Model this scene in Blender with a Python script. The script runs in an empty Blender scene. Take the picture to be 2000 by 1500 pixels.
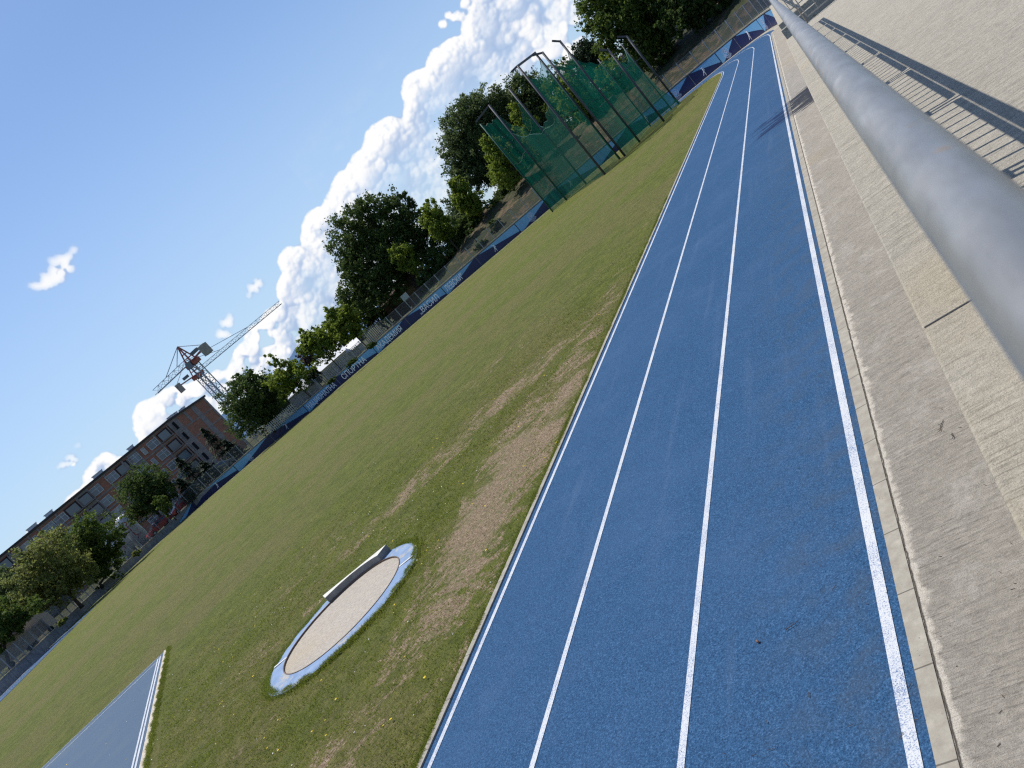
import bpy, math, random
import numpy as np
from mathutils import Vector, Matrix

random.seed(7); rng = np.random.default_rng(11)
scene = bpy.context.scene
COL = scene.collection
R = math.radians

# ------------------------------------------------------------------ camera
F_PX, ROLL, PITCH, YAW, CAM_H = 1602.1, 0.719303, 0.162727, -0.494385, 2.75185
fw = Vector((math.sin(YAW)*math.cos(PITCH), math.cos(YAW)*math.cos(PITCH), -math.sin(PITCH)))
r0 = Vector((math.cos(YAW), -math.sin(YAW), 0)); u0 = r0.cross(fw)
rt = math.cos(ROLL)*r0 - math.sin(ROLL)*u0
up = math.sin(ROLL)*r0 + math.cos(ROLL)*u0
CAM = Vector((0, 0, CAM_H))
cd = bpy.data.cameras.new('camera'); cam = bpy.data.objects.new('camera', cd); COL.objects.link(cam)
M3 = Matrix((rt, up, -fw)).transposed()
cam.matrix_world = Matrix.Translation(CAM) @ M3.to_4x4()
cd.sensor_width = 36; cd.lens = 36*F_PX/2000; cd.clip_start = 0.02; cd.clip_end = 20000
cd.dof.use_dof = True; cd.dof.focus_distance = 7.0; cd.dof.aperture_fstop = 8.0
scene.camera = cam

def ray(px, py):
    return fw + (px-1000)/F_PX*rt - (py-750)/F_PX*up
def PD(px, py, D):                       # point along that sight line at ground distance D
    d = ray(px, py); t = D/math.hypot(d.x, d.y); return CAM + t*d
def PZ(px, py, z):                       # point where the sight line meets height z
    d = ray(px, py); t = (z-CAM_H)/d.z; return CAM + t*d
def mpp(px, py, D):                      # metres per photo pixel there
    d = ray(px, py); return D/math.hypot(d.x, d.y)/F_PX
def azpt(px, py, D):
    p = PD(px, py, D); return Vector((p.x, p.y))

# ------------------------------------------------------------------ object helpers
def tag(o, label=None, cat=None, group=None, kind=None):
    if label: o['label'] = label
    if cat: o['category'] = cat
    if group: o['group'] = group
    if kind: o['kind'] = kind
    return o
def empty(name, loc=(0, 0, 0), rz=0.0):
    o = bpy.data.objects.new(name, None); o.location = loc; o.rotation_euler = (0, 0, rz)
    o.empty_display_size = .3; COL.objects.link(o); return o
def link(name, me, parent=None):
    o = bpy.data.objects.new(name, me); COL.objects.link(o)
    if parent is not None: o.parent = parent
    return o
def copy_tree(o, parent=None):
    c = o.copy(); COL.objects.link(c); c.parent = parent
    for ch in list(o.children): copy_tree(ch, c)
    return c

class MB:
    def __init__(s): s.v = []; s.f = []; s.m = []
    def quad(s, a, b, c, d, m=0):
        n = len(s.v); s.v += [tuple(a), tuple(b), tuple(c), tuple(d)]; s.f.append((n, n+1, n+2, n+3)); s.m.append(m)
    def poly(s, pts, m=0):
        n = len(s.v); s.v += [tuple(p) for p in pts]; s.f.append(tuple(range(n, n+len(pts)))); s.m.append(m)
    def hexa(s, c8, m=0):                # bottom 4 ccw, top 4 ccw
        n = len(s.v); s.v += [tuple(p) for p in c8]
        for f in ((3, 2, 1, 0), (4, 5, 6, 7), (0, 1, 5, 4), (1, 2, 6, 5), (2, 3, 7, 6), (3, 0, 4, 7)):
            s.f.append(tuple(n+i for i in f)); s.m.append(m)
    def box(s, x0, y0, z0, x1, y1, z1, m=0):
        s.hexa([(x0, y0, z0), (x1, y0, z0), (x1, y1, z0), (x0, y1, z0), (x0, y0, z1), (x1, y0, z1), (x1, y1, z1), (x0, y1, z1)], m)
    def obox(s, c, ax, ay, az, m=0):     # centre + half axes vectors
        c = Vector(c); ax = Vector(ax); ay = Vector(ay); az = Vector(az)
        s.hexa([c-ax-ay-az, c+ax-ay-az, c+ax+ay-az, c-ax+ay-az, c-ax-ay+az, c+ax-ay+az, c+ax+ay+az, c-ax+ay+az], m)
    def bar(s, a, b, w, h=None, m=0):    # square bar between two points
        a = Vector(a); b = Vector(b); d = b-a; L = d.length
        if L < 1e-6: return
        d /= L; up_ = Vector((0, 0, 1)) if abs(d.z) < .95 else Vector((1, 0, 0))
        x = d.cross(up_).normalized(); y = x.cross(d)
        s.obox((a+b)/2, x*w/2, d*L/2, y*(h or w)/2, m)
    def tube(s, pts, rads, n=10, m=0, cap=True):
        pts = [Vector(p) for p in pts]
        if not hasattr(rads, '__len__'): rads = [rads]*len(pts)
        rings = []; px = None
        for i, p in enumerate(pts):
            d = (pts[min(i+1, len(pts)-1)]-pts[max(i-1, 0)]).normalized()
            if px is None:
                a = Vector((0, 0, 1)) if abs(d.z) < .9 else Vector((1, 0, 0)); px = d.cross(a).normalized()
            else: px = (px-d*px.dot(d)).normalized()
            py = d.cross(px); k = len(s.v)
            for j in range(n):
                t = 2*math.pi*j/n; s.v.append(tuple(p+(px*math.cos(t)+py*math.sin(t))*rads[i]))
            rings.append(k)
        for a, b in zip(rings, rings[1:]):
            for j in range(n):
                s.f.append((a+j, a+(j+1) % n, b+(j+1) % n, b+j)); s.m.append(m)
        if cap:
            s.f.append(tuple(rings[0]+j for j in reversed(range(n)))); s.m.append(m)
            s.f.append(tuple(rings[-1]+j for j in range(n))); s.m.append(m)
    def build(s, name, mats, parent=None, smooth=False, bevel=0):
        me = bpy.data.meshes.new(name); me.from_pydata(s.v, [], s.f)
        if not isinstance(mats, (list, tuple)): mats = [mats]
        for m in mats: me.materials.append(m)
        me.polygons.foreach_set('material_index', s.m)
        if smooth: me.polygons.foreach_set('use_smooth', [True]*len(s.f))
        me.update()
        o = link(name, me, parent)
        if bevel:
            b = o.modifiers.new('bevel', 'BEVEL'); b.width = bevel; b.segments = 2; b.limit_method = 'ANGLE'
        return o
def np_mesh(name, V, Fq, mat, parent=None, tone=None, smooth=False):
    """V (n,3), Fq (m,k) numpy arrays"""
    me = bpy.data.meshes.new(name); k = Fq.shape[1]
    me.vertices.add(len(V)); me.vertices.foreach_set('co', V.astype(np.float32).ravel())
    me.loops.add(Fq.size); me.loops.foreach_set('vertex_index', Fq.astype(np.int32).ravel())
    me.polygons.add(len(Fq)); me.polygons.foreach_set('loop_start', np.arange(0, Fq.size, k, dtype=np.int32))
    me.polygons.foreach_set('loop_total', np.full(len(Fq), k, dtype=np.int32))
    if smooth: me.polygons.foreach_set('use_smooth', np.ones(len(Fq), dtype=bool))
    if tone is not None:
        at = me.attributes.new('tone', 'FLOAT', 'POINT'); at.data.foreach_set('value', tone.astype(np.float32))
    me.materials.append(mat); me.update(calc_edges=True); me.validate()
    return link(name, me, parent)

# ------------------------------------------------------------------ material helpers
class NT:
    def __init__(s, name):
        s.mat = bpy.data.materials.new(name); s.mat.use_nodes = True; s.t = s.mat.node_tree; s.n = s.t.nodes
        s.b = s.n['Principled BSDF']; s.out = s.n['Material Output']; s.co = None
    def new(s, typ, **kw):
        n = s.n.new(typ)
        for k, v in kw.items(): setattr(n, k, v)
        return n
    def L(s, a, b): s.t.links.new(a, b)
    def coord(s):
        if s.co is None: s.co = s.new('ShaderNodeNewGeometry').outputs['Position']
        return s.co
    def objco(s): return s.new('ShaderNodeTexCoord').outputs['Object']
    def val(s, x, sock):
        if isinstance(x, (int, float)): sock.default_value = x
        elif isinstance(x, (tuple, list)): sock.default_value = (*x, 1) if len(x) == 3 and sock.type == 'RGBA' else x
        else: s.L(x, sock)
    def scale(s, vec, sc):
        m = s.new('ShaderNodeMapping'); s.L(vec, m.inputs['Vector']); m.inputs['Scale'].default_value = sc; return m.outputs[0]
    def noise(s, scale, detail=3, rough=.55, vec=None, st=None, dist=0.0):
        v = vec if vec is not None else s.coord()
        if st: v = s.scale(v, st)
        n = s.new('ShaderNodeTexNoise'); s.L(v, n.inputs['Vector']); n.inputs['Scale'].default_value = scale
        n.inputs['Detail'].default_value = detail; n.inputs['Roughness'].default_value = rough; n.inputs['Distortion'].default_value = dist
        return n.outputs['Fac']
    def ramp(s, x, stops, interp='LINEAR'):
        r = s.new('ShaderNodeValToRGB'); s.L(x, r.inputs[0]); cr = r.color_ramp; cr.interpolation = interp
        while len(cr.elements) < len(stops): cr.elements.new(.5)
        for e, (p, c) in zip(cr.elements, stops):
            e.position = p; e.color = (c, c, c, 1) if isinstance(c, (int, float)) else (*c, 1)
        return r.outputs[0]
    def mix(s, f, a, b, mode='MIX'):
        m = s.new('ShaderNodeMix', data_type='RGBA', blend_type=mode); s.val(f, m.inputs[0]); s.val(a, m.inputs[6]); s.val(b, m.inputs[7]); return m.outputs[2]
    def math(s, op, a, b=0.0, c=None, clamp=False):
        m = s.new('ShaderNodeMath', operation=op, use_clamp=clamp); s.val(a, m.inputs[0]); s.val(b, m.inputs[1])
        if c is not None: s.val(c, m.inputs[2])
        return m.outputs[0]
    def smooth(s, x, lo, hi):
        m = s.new('ShaderNodeMapRange', interpolation_type='SMOOTHSTEP'); s.L(x, m.inputs[0]); m.inputs[1].default_value = lo; m.inputs[2].default_value = hi; return m.outputs[0]
    def xyz(s, vec=None):
        m = s.new('ShaderNodeSeparateXYZ'); s.L(vec if vec is not None else s.coord(), m.inputs[0]); return m.outputs
    def attr(s, name): return s.new('ShaderNodeAttribute', attribute_name=name).outputs['Fac']
    def bump(s, h, strength=.3, dist=.01):
        b = s.new('ShaderNodeBump'); s.L(h, b.inputs['Height']); b.inputs['Strength'].default_value = strength; b.inputs['Distance'].default_value = dist
        s.L(b.outputs[0], s.b.inputs['Normal'])
    def done(s, col, rough=.8, metal=0.0, spec=.3):
        s.val(col, s.b.inputs['Base Color']); s.val(rough, s.b.inputs['Roughness']); s.b.inputs['Metallic'].default_value = metal
        s.b.inputs['Specular IOR Level'].default_value = spec; return s.mat

def flat(name, c, rough=.7, metal=0.0, var=.18, scale=1.5, spec=.3):
    n = NT(name); x = n.noise(scale, 5, .6, vec=n.objco())
    lo = tuple(v*(1-var) for v in c); hi = tuple(min(1, v*(1+var)) for v in c)
    return n.done(n.ramp(x, [(.3, lo), (.7, hi)]), rough, metal, spec)

# ---- blue rubber track
n = NT('blue_rubber'); X, Y, Z = n.xyz()
g1 = n.noise(95, 2, .75); g2 = n.noise(190, 2, .6); big = n.noise(.55, 4, .6, dist=.4); mid = n.noise(4, 4, .6)
col = n.ramp(g1, [(.28, (.003, .011, .038)), (.42, (.014, .051, .120)), (.57, (.031, .099, .214)), (.72, (.10, .20, .36))])
col = n.mix(.30, col, n.ramp(g2, [(.3, (.010, .036, .088)), (.7, (.043, .114, .225))]))
col = n.mix(n.smooth(big, .42, .75), col, n.mix(.3, col, (.055, .112, .22)))
edge = n.math('MULTIPLY', n.smooth(X, -2.4, -1.2), n.smooth(mid, .42, .66))
col = n.mix(n.math('MULTIPLY', edge, .35), col, (.06, .075, .10))
far = n.smooth(Y, 8, 60)
col = n.mix(n.math('MULTIPLY', far, .15), col, (.050, .108, .235))
mott = n.noise(1.5, 5, .65)
col = n.mix(n.math('MULTIPLY', n.smooth(mott, .5, .8), .12), col, (.12, .17, .29))
scf = n.noise(1.0, 5, .65, st=(5, .22, 1)); col = n.mix(n.math('MULTIPLY', n.smooth(scf, .55, .75), .16), col, (.12, .17, .27))
# frond-shaped cast shadow painted into the pavement, kerb, line and track colours
def frond_shadow(nt, X, Y):
    sx = nt.scale(nt.coord(), (0.9, 4.2, 1)); st = nt.noise(1.0, 6, .68, vec=sx)
    yy = nt.math('MULTIPLY', nt.smooth(Y, 19.3, 21.8), nt.math('SUBTRACT', 1.0, nt.smooth(Y, 23.4, 26.0)))
    xx = nt.math('ADD', nt.math('MULTIPLY', nt.math('ADD', X, 2.15), .22), nt.math('MULTIPLY', nt.math('SUBTRACT', st, .5), 2.0))
    m = nt.math('MULTIPLY', nt.smooth(nt.math('ADD', nt.math('MULTIPLY', yy, 1.05), xx), 1.13, 1.22), nt.smooth(yy, .03, .25))
    return nt.math('MULTIPLY', m, nt.smooth(X, -2.6, -1.9))
col = n.mix(n.math('MULTIPLY', frond_shadow(n, X, Y), .9), col, (.008, .02, .065))
n.bump(g1, .7, .005)
MAT_TRACK = n.done(col, .8, 0, .12)

# ---- white paint with rubber grain showing
def paint(name, c=(.57, .58, .58), wear=.5):
    n = NT(name); X, Y, Z = n.xyz()
    g = n.noise(165, 2, .75); w = n.noise(3, 4, .6)
    th = n.math('ADD', g, n.math('MULTIPLY', n.math('SUBTRACT', w, .5), .28))
    lo = .36+.1*wear
    col = n.ramp(th, [(lo-.06, (.06, .12, .26)), (lo+.03, (.42, .46, .54)), (lo+.13, c)])
    col = n.mix(n.math('MULTIPLY', n.smooth(n.noise(1.1, 5, .7), .5, .8), .3), col, (.40, .42, .47))
    col = n.mix(n.math('MULTIPLY', frond_shadow(n, X, Y), .6), col, (.10, .12, .16))
    n.bump(g, .4, .003)
    return n.done(col, .7)
MAT_LINE = paint('lane_line_paint')

# ---- broom finished concrete
def concrete(name, tint, stroke=1.0, blotch=.5, pavement=False):
    n = NT(name); X, Y, Z = n.xyz()
    fine = n.noise(1.0, 4, .75, st=(16, 95, 60)); med = n.noise(1.0, 5, .7, st=(5, 30, 10)); rough_ = n.noise(24, 6, .78); big = n.noise(.9, 5, .6, dist=.3); grain = n.noise(140, 3, .7)
    c = tint; d = tuple(v*.42 for v in c); l = tuple(min(.9, v*1.42) for v in c)
    col = n.ramp(fine, [(.30, d), (.50, c), (.70, l)])
    col = n.mix(.5*stroke, col, n.ramp(med, [(.32, d), (.5, c), (.68, l)]))
    col = n.mix(n.math('MULTIPLY', n.smooth(big, .38, .72), .45*blotch), col, tuple(v*.74 for v in c))
    col = n.mix(.26, col, n.ramp(rough_, [(.34, tuple(v*.50 for v in c)), (.5, c), (.64, tuple(min(.9, v*1.4) for v in c))]))
    gro = n.noise(1.0, 4, .7, st=(3.5, 105, 10)); gm = n.smooth(n.noise(2.0, 4, .7), .35, .6)
    col = n.mix(n.math('MULTIPLY', n.math('MULTIPLY', n.smooth(gro, .54, .62), gm), .62*stroke), col, tuple(v*.28 for v in c))
    pit = n.noise(1.0, 3, .6, st=(22, 60, 22))
    col = n.mix(n.math('MULTIPLY', n.smooth(pit, .66, .74), .55), col, tuple(v*.35 for v in c))
    col = n.mix(n.smooth(grain, .58, .78), col, tuple(min(.95, v*1.25) for v in c))
    col = n.mix(n.math('MULTIPLY', n.smooth(n.noise(.45, 3, .5), .60, .72), .35), col, (tint[0]*1.06, tint[1]*.95, tint[2]*.70))
    if pavement:
        w = n.noise(7, 5, .7)
        e = n.math('SUBTRACT', n.math('MULTIPLY', n.math('SUBTRACT', w, .5), .22), n.math('ADD', X, .994))
        col = n.mix(n.math('MULTIPLY', n.smooth(e, -.03, .01), .9), col, (.60, .55, .47))
        e2 = n.math('MULTIPLY', n.math('SUBTRACT', 1, n.smooth(X, -.99, -.9)), .0)
        sp = n.noise(2.3, 6, .75, dist=.6); col = n.mix(n.math('MULTIPLY', n.smooth(sp, .50, .72), .34), col, (.58, .55, .50))
        wj = n.math('ADD', X, n.math('MULTIPLY', n.noise(11, 4, .7), .022))
        crack = n.math('SUBTRACT', 1, n.smooth(n.math('ABSOLUTE', n.math('ADD', wj, 1.008-.002)), .002, .009))
        col = n.mix(n.math('MULTIPLY', crack, .9), col, (.05, .042, .035))
        col = n.mix(n.math('MULTIPLY', frond_shadow(n, X, Y), .97), col, (.030, .034, .045))
    n.bump(n.math('ADD', n.math('ADD', n.math('MULTIPLY', fine, 1.2*stroke), n.math('MULTIPLY', grain, .5)), n.math('MULTIPLY', rough_, .8)), 1.0, .012)
    return n.done(col, .9, 0, .2)
MAT_PAVE = concrete('broomed_pavement', (.335, .305, .262), 1.0, .8, True)
MAT_TERR = concrete('broomed_terrace', (.430, .390, .318), .9, .5)
n = NT('kerb_concrete'); X, Y, Z = n.xyz()
col = n.ramp(n.noise(9, 6, .7), [(.3, (.24, .215, .18)), (.55, (.33, .305, .255)), (.75, (.42, .385, .33))])
fr = n.math('FRACT', n.math('DIVIDE', n.math('ADD', Y, .006), .525)); jn = n.math('ADD', n.math('LESS_THAN', fr, .017), n.math('LESS_THAN', n.noise(60, 2, .6), .28), clamp=True)
col = n.mix(n.math('MULTIPLY', jn, .8), col, (.07, .06, .05)); col = n.mix(n.math('MULTIPLY', frond_shadow(n, X, Y), .8), col, (.06, .06, .07))
n.bump(n.noise(90, 3, .6), .3, .004); MAT_KERB = n.done(col, .88)
n = NT('aged_wall_concrete'); X, Y, Z = n.xyz()
col = n.ramp(n.noise(1.6, 6, .7), [(.3, (.16, .165, .18)), (.55, (.25, .25, .26)), (.75, (.34, .335, .33))])
col = n.mix(n.math('MULTIPLY', n.smooth(n.noise(1, 4, .6, st=(3, 3, .5)), .45, .7), .4), col, (.11, .11, .12))
MAT_WALL = n.done(col, .9)
n = NT('coping_concrete'); col = n.ramp(n.noise(.5, 5, .7), [(.35, (.22, .2, .17)), (.6, (.40, .36, .29))]); MAT_COPE = n.done(col, .9)
MAT_DARK = flat('near_black_surface', (.035, .038, .045), .9)  # even near-black for the stairwell floor, steps and thin joints

# ---- grass
n = NT('turf'); X, Y, Z = n.xyz()
v = n.coord()
fine = n.noise(45, 3, .7); med = n.noise(5.5, 5, .7); big = n.noise(.22, 4, .6, dist=.5); pat = n.noise(1.1, 5, .65, dist=.3)
mot = n.noise(13, 4, .75); farn = n.noise(2.2, 6, .8)
g = n.ramp(fine, [(.28, (.030, .048, .006)), (.5, (.100, .132, .016)), (.72, (.215, .240, .042))])
g = n.mix(.55, g, n.ramp(mot, [(.34, (.022, .040, .005)), (.5, (.105, .138, .016)), (.64, (.26, .270, .050))]))
g = n.mix(.45, g, n.ramp(farn, [(.36, (.045, .076, .008)), (.64, (.215, .225, .034))]))
tuft = n.noise(1.7, 9, .86)
g = n.mix(.42, g, n.ramp(tuft, [(.40, (.030, .052, .006)), (.5, (.110, .135, .018)), (.60, (.235, .225, .045))]))
g = n.mix(n.math('MULTIPLY', n.smooth(big, .38, .62), .55), g, n.ramp(mot, [(.35, (.095, .080, .028)), (.65, (.255, .215, .085))]))
g = n.mix(.10, g, (.14, .11, .07))
g = n.mix(n.math('MULTIPLY', n.smooth(pat, .52, .72), .40), g, (.065, .110, .012))
ye = n.math('MULTIPLY', n.smooth(n.noise(.5, 6, .8, st=(.3, 1.6, 1)), .64, .70), n.smooth(Y, 22, 50))
g = n.mix(n.math('MULTIPLY', ye, .45), g, (.35, .27, .03))
dm = n.attr('tone')
dn = n.noise(1.25, 8, .80, dist=.7); dn2 = n.noise(17, 5, .75)
dsel = n.smooth(n.math('ADD', n.math('ADD', dm, n.math('MULTIPLY', n.math('SUBTRACT', dn, .5), 2.7)), n.math('MULTIPLY', n.math('SUBTRACT', dn2, .5), 1.2)), .54, .74)
dirt = n.ramp(n.noise(30, 4, .7), [(.3, (.11, .074, .044)), (.5, (.31, .220, .143)), (.68, (.50, .385, .265))])
straw = n.mix(n.smooth(n.noise(16, 4, .7), .4, .6), dirt, (.20, .19, .085))
col = n.mix(dsel, g, n.mix(n.smooth(dn, .4, .62), straw, dirt))
n.bump(n.math('ADD', fine, med), 1.0, .05)
MAT_TURF = n.done(col, .9, 0, .15)
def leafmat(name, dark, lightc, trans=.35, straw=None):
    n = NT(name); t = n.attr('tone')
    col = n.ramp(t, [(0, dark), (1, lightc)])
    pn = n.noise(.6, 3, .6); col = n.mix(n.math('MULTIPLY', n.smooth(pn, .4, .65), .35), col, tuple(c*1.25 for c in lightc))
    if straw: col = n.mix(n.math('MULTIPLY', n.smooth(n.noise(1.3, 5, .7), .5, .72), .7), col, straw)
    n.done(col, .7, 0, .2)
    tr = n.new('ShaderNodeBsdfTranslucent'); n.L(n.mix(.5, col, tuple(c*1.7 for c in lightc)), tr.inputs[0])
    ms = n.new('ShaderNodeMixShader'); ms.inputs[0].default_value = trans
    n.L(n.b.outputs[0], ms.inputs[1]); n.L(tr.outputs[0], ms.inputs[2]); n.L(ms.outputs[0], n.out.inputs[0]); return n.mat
MAT_BLADE = leafmat('grass_blades', (.045, .075, .008), (.24, .27, .045), .35, (.27, .23, .085))
LEAF = {
 'dark':  leafmat('dark_leaves', (.016, .034, .010), (.088, .128, .032), .34),
 'mid':   leafmat('green_leaves', (.026, .052, .010), (.115, .160, .032), .38),
 'light': leafmat('bright_leaves', (.040, .080, .010), (.215, .270, .040), .42),
 'olive': leafmat('olive_leaves', (.044, .060, .014), (.25, .27, .080), .38),
 'grey':  leafmat('grey_green_leaves', (.026, .046, .016), (.125, .165, .060), .38),
 'needle': leafmat('conifer_needles', (.012, .028, .012), (.045, .070, .028), .15),
 'purple': leafmat('brown_leaves', (.035, .024, .022), (.085, .060, .050), .2)}
MAT_BARK = flat('bark', (.055, .043, .034), .9, var=.4, scale=6)
MAT_EARTH = None
n = NT('dry_earth'); X, Y, Z = n.xyz()
col = n.ramp(n.noise(1.6, 6, .75), [(.3, (.045, .033, .020)), (.55, (.115, .082, .045)), (.75, (.19, .145, .080))])
col = n.mix(n.math('MULTIPLY', n.smooth(n.noise(.18, 4, .6), .46, .56), n.math('SUBTRACT', 1, n.smooth(n.math('ADD', X, n.math('MULTIPLY', Y, .0)), -48, -36))), col, n.ramp(n.noise(3, 4, .7), [(.3, (.06, .085, .02)), (.7, (.20, .21, .07))]))
cover = n.smooth(n.noise(.42, 5, .7, dist=.6), .42, .50)  # dark green patches put the trees' shade on the bank into its colour
col = n.mix(n.math('MULTIPLY', cover, .88), col, n.ramp(n.noise(4, 5, .75), [(.3, (.008, .013, .005)), (.7, (.045, .060, .018))]))  # cover is the mask of the tree shade painted on the bank
n.bump(n.noise(5, 5, .7), 1, .15); MAT_EARTH = n.done(col, .95)
n = NT('far_ground'); col = n.ramp(n.noise(.02, 5, .6), [(.3, (.05, .075, .03)), (.7, (.14, .15, .08))]); MAT_FAR = n.done(col, .95)

# ------------------------------------------------------------------ outline of the oval
CP = [(-1.195, 61), (-1.45, 65), (-2.2, 69), (-3.6, 72.4), (-6, 75.3), (-9.5, 77.4), (-14, 78.6), (-20, 79.2), (-30, 79.5), (-40, 79.6), (-50, 79.6),
      (-60, 79.3), (-70, 78.9), (-80, 78.4), (-88, 77.2), (-92.3, 74.3), (-93.3, 70), (-91, 62), (-87, 54), (-82, 46), (-76.5, 37.5), (-70, 27), (-62, 14), (-54, 0)]
def catmull(P, k=8):
    P = [Vector(p) for p in P]; Q = [2*P[0]-P[1]]+P+[2*P[-1]-P[-2]]; out = []
    for i in range(1, len(Q)-2):
        for j in range(k):
            t = j/k; a, b, c, d = Q[i-1:i+3]
            out.append(.5*((2*b)+(c-a)*t+(2*a-5*b+4*c-d)*t*t+(3*b-a-3*c+d)*t**3))
    out.append(P[-1]); return out
BEND = catmull(CP, 8)
STRAIGHT = [Vector((-1.195, y)) for y in (-30, -15, -5, 0, 5, 10, 15, 20, 25, 30, 35, 40, 45, 50, 55, 59)]
LC = STRAIGHT+BEND
def normals(P):
    N = []
    for i in range(len(P)):
        d = (P[min(i+1, len(P)-1)]-P[max(i-1, 0)]).normalized(); N.append(Vector((-d.y, d.x)))
    return N
LN = normals(LC)
def off(d): return [p+nn*d for p, nn in zip(LC, LN)]     # positive = toward the field
def offv(dl): return [p+nn*d for p, nn, d in zip(LC, LN, dl)]
def strip(name, A, B, z, mat, parent=None):
    m = MB()
    for i in range(len(A)-1): m.quad((*A[i], z), (*B[i], z), (*B[i+1], z), (*A[i+1], z))
    # orient up
    me_o = m.build(name, mat, parent)
    me = me_o.data
    if me.polygons[0].normal.z < 0: me.flip_normals()
    return me_o

# ground far and wide
m = MB(); m.quad((-3000, -3000, -.08), (3000, -3000, -.08), (3000, 6000, -.08), (-3000, 6000, -.08))
tag(m.build('ground', MAT_FAR), kind='structure', label='flat green land reaching to the horizon')

# infield turf, gridded so that a worn-earth weight can be stored on it
inner = off(3.66+.17)
def dirt_w(x, y):
    w = 0*x
    for cx, cy, ax, ay, rot, s in [(-6.2, 9.0, .78, 3.1, .12, 1.0), (-6.3, 6.1, .55, 2.4, .25, .56), (-5.5, 10.5, .45, 2.5, .05, .85), (-9.3, 12.6, 2.4, .8, .85, .68), (-7.8, 14.2, 2.4, 1.1, .6, .66), (-5.7, 11.5, .6, 4.0, .05, .72),
                                   (-9.1, 10.6, 2.2, .8, .35, .45), (-12.2, 12.0, 3.0, 1.0, .5, .42), (-5.6, 15.5, .5, 4, .0, .55), (-10.8, 9.0, 2.0, .5, .2, .5), (-6.8, 4.6, 2.5, .6, .4, .55), (-5.5, 21, .5, 7, 0, .35), (-9, 19, 3.5, 1.6, .7, .42),(-8.6,6.2,1.6,.3,.5,.4)]:
        c, s_ = math.cos(rot), math.sin(rot); dx = x-cx; dy = y-cy
        u = dx*c+dy*s_; v = -dx*s_+dy*c
        w = np.maximum(w, s*np.exp(-.5*((u/ax)**2+(v/ay)**2)**1.2))
    return w
xs = np.concatenate([np.linspace(-100, -30, 36)[:-1], np.linspace(-30, -16, 29)[:-1], np.linspace(-16, -4.7, 60)])
ys = np.concatenate([np.linspace(-40, 0, 11)[:-1], np.linspace(0, 24, 121)[:-1], np.linspace(24, 82, 40)])
GX, GY = np.meshgrid(xs, ys, indexing='ij')
zz = .02*np.clip((np.hypot(GX.ravel()+45, (GY.ravel()-30)*1.0)-38)/6, 0, 1)*(GX.ravel() < -9)*np.clip((-9-GX.ravel())/5, 0, 1)
V = np.stack([GX.ravel(), GY.ravel(), zz], 1)
ny = len(ys); ii = np.arange(len(xs)-1)[:, None]*ny+np.arange(ny-1)[None]; ii = ii.ravel()
Fq = np.stack([ii, ii+ny, ii+ny+1, ii+1], 1)
# keep quads inside the inner kerb line
poly = np.array([[p.x, p.y] for p in inner]+[[-54, -40], [inner[0].x, -40]])
def inside(px, py, poly):
    c = np.zeros(px.shape, bool); j = len(poly)-1
    for i in range(len(poly)):
        xi, yi = poly[i]; xj, yj = poly[j]
        with np.errstate(divide='ignore', invalid='ignore'):
            k = ((yi > py) != (yj > py)) & (px < (xj-xi)*(py-yi)/(yj-yi)+xi)
        c ^= k; j = i
    return c
grass = np_mesh('grass_field', V, Fq, MAT_TURF, tone=dirt_w(V[:, 0], V[:, 1]))
tag(grass, kind='structure', label='mown infield grass with worn earth patches')
grass.location.z = -.012

# track surface + lines
kin = off(3.66+.10)
outer = [p+nn*(-(.085 if p.y < 60 and p.x > -2 else .45)) for p, nn in zip(LC, LN)]
base = []
for i, (p, nn) in enumerate(zip(LC, LN)):
    d = -1.2
    base.append(p+nn*d)
trk = strip('running_track', kin, outer, .006, MAT_TRACK); tag(trk, kind='structure', label='blue rubber running track')
mk = MB()
for k, w in ((0, .062), (1, .05), (2, .05), (3, .05)):
    d = 1.22*k; A = off(d-w/2); B = off(d+w/2)
    for i in range(len(A)-1): mk.quad((*A[i], .010), (*B[i], .010), (*B[i+1], .010), (*A[i+1], .010))
lines = mk.build('lane_lines', MAT_LINE)
if lines.data.polygons[0].normal.z < 0: lines.data.flip_normals()
tag(lines, kind='structure', label='white lane lines painted on the blue track')
# inner concrete kerb with raised top
A = off(3.66+.10); B = off(3.66+.165); m = MB()
for i in range(len(A)-1): m.hexa([(*A[i], -.05), (*A[i+1], -.05), (*B[i+1], -.05), (*B[i], -.05), (*A[i], .022), (*A[i+1], .022), (*B[i+1], .022), (*B[i], .022)])
tag(m.build('inner_kerb', MAT_KERB), kind='structure', label='narrow concrete kerb between the blue track and the grass')
# outer kerb of small blocks and the broomed pavement, straight part
m = MB(); m.box(-1.112, -30, -.05, -1.024, 62.5, .016); tag(m.build('outer_kerb', MAT_KERB), kind='structure', label='row of narrow concrete kerb blocks along the track')
m = MB(); m.quad((-1.024, -30, .011), (.6, -30, .011), (.6, 62.5, .011), (-1.024, 62.5, .011)); tag(m.build('pavement', MAT_PAVE), kind='structure', label='broom finished concrete pavement below the terrace')
# pale concrete apron around the bend, between track and wall
s0 = len(STRAIGHT)
st_ = strip('bend_pavement', [p for p in outer[s0-1:]], [p for p in off(-1.35)[s0-1:]], .004, MAT_COPE); tag(st_, kind='structure', label='pale concrete strip between bend of track and wall')

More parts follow.
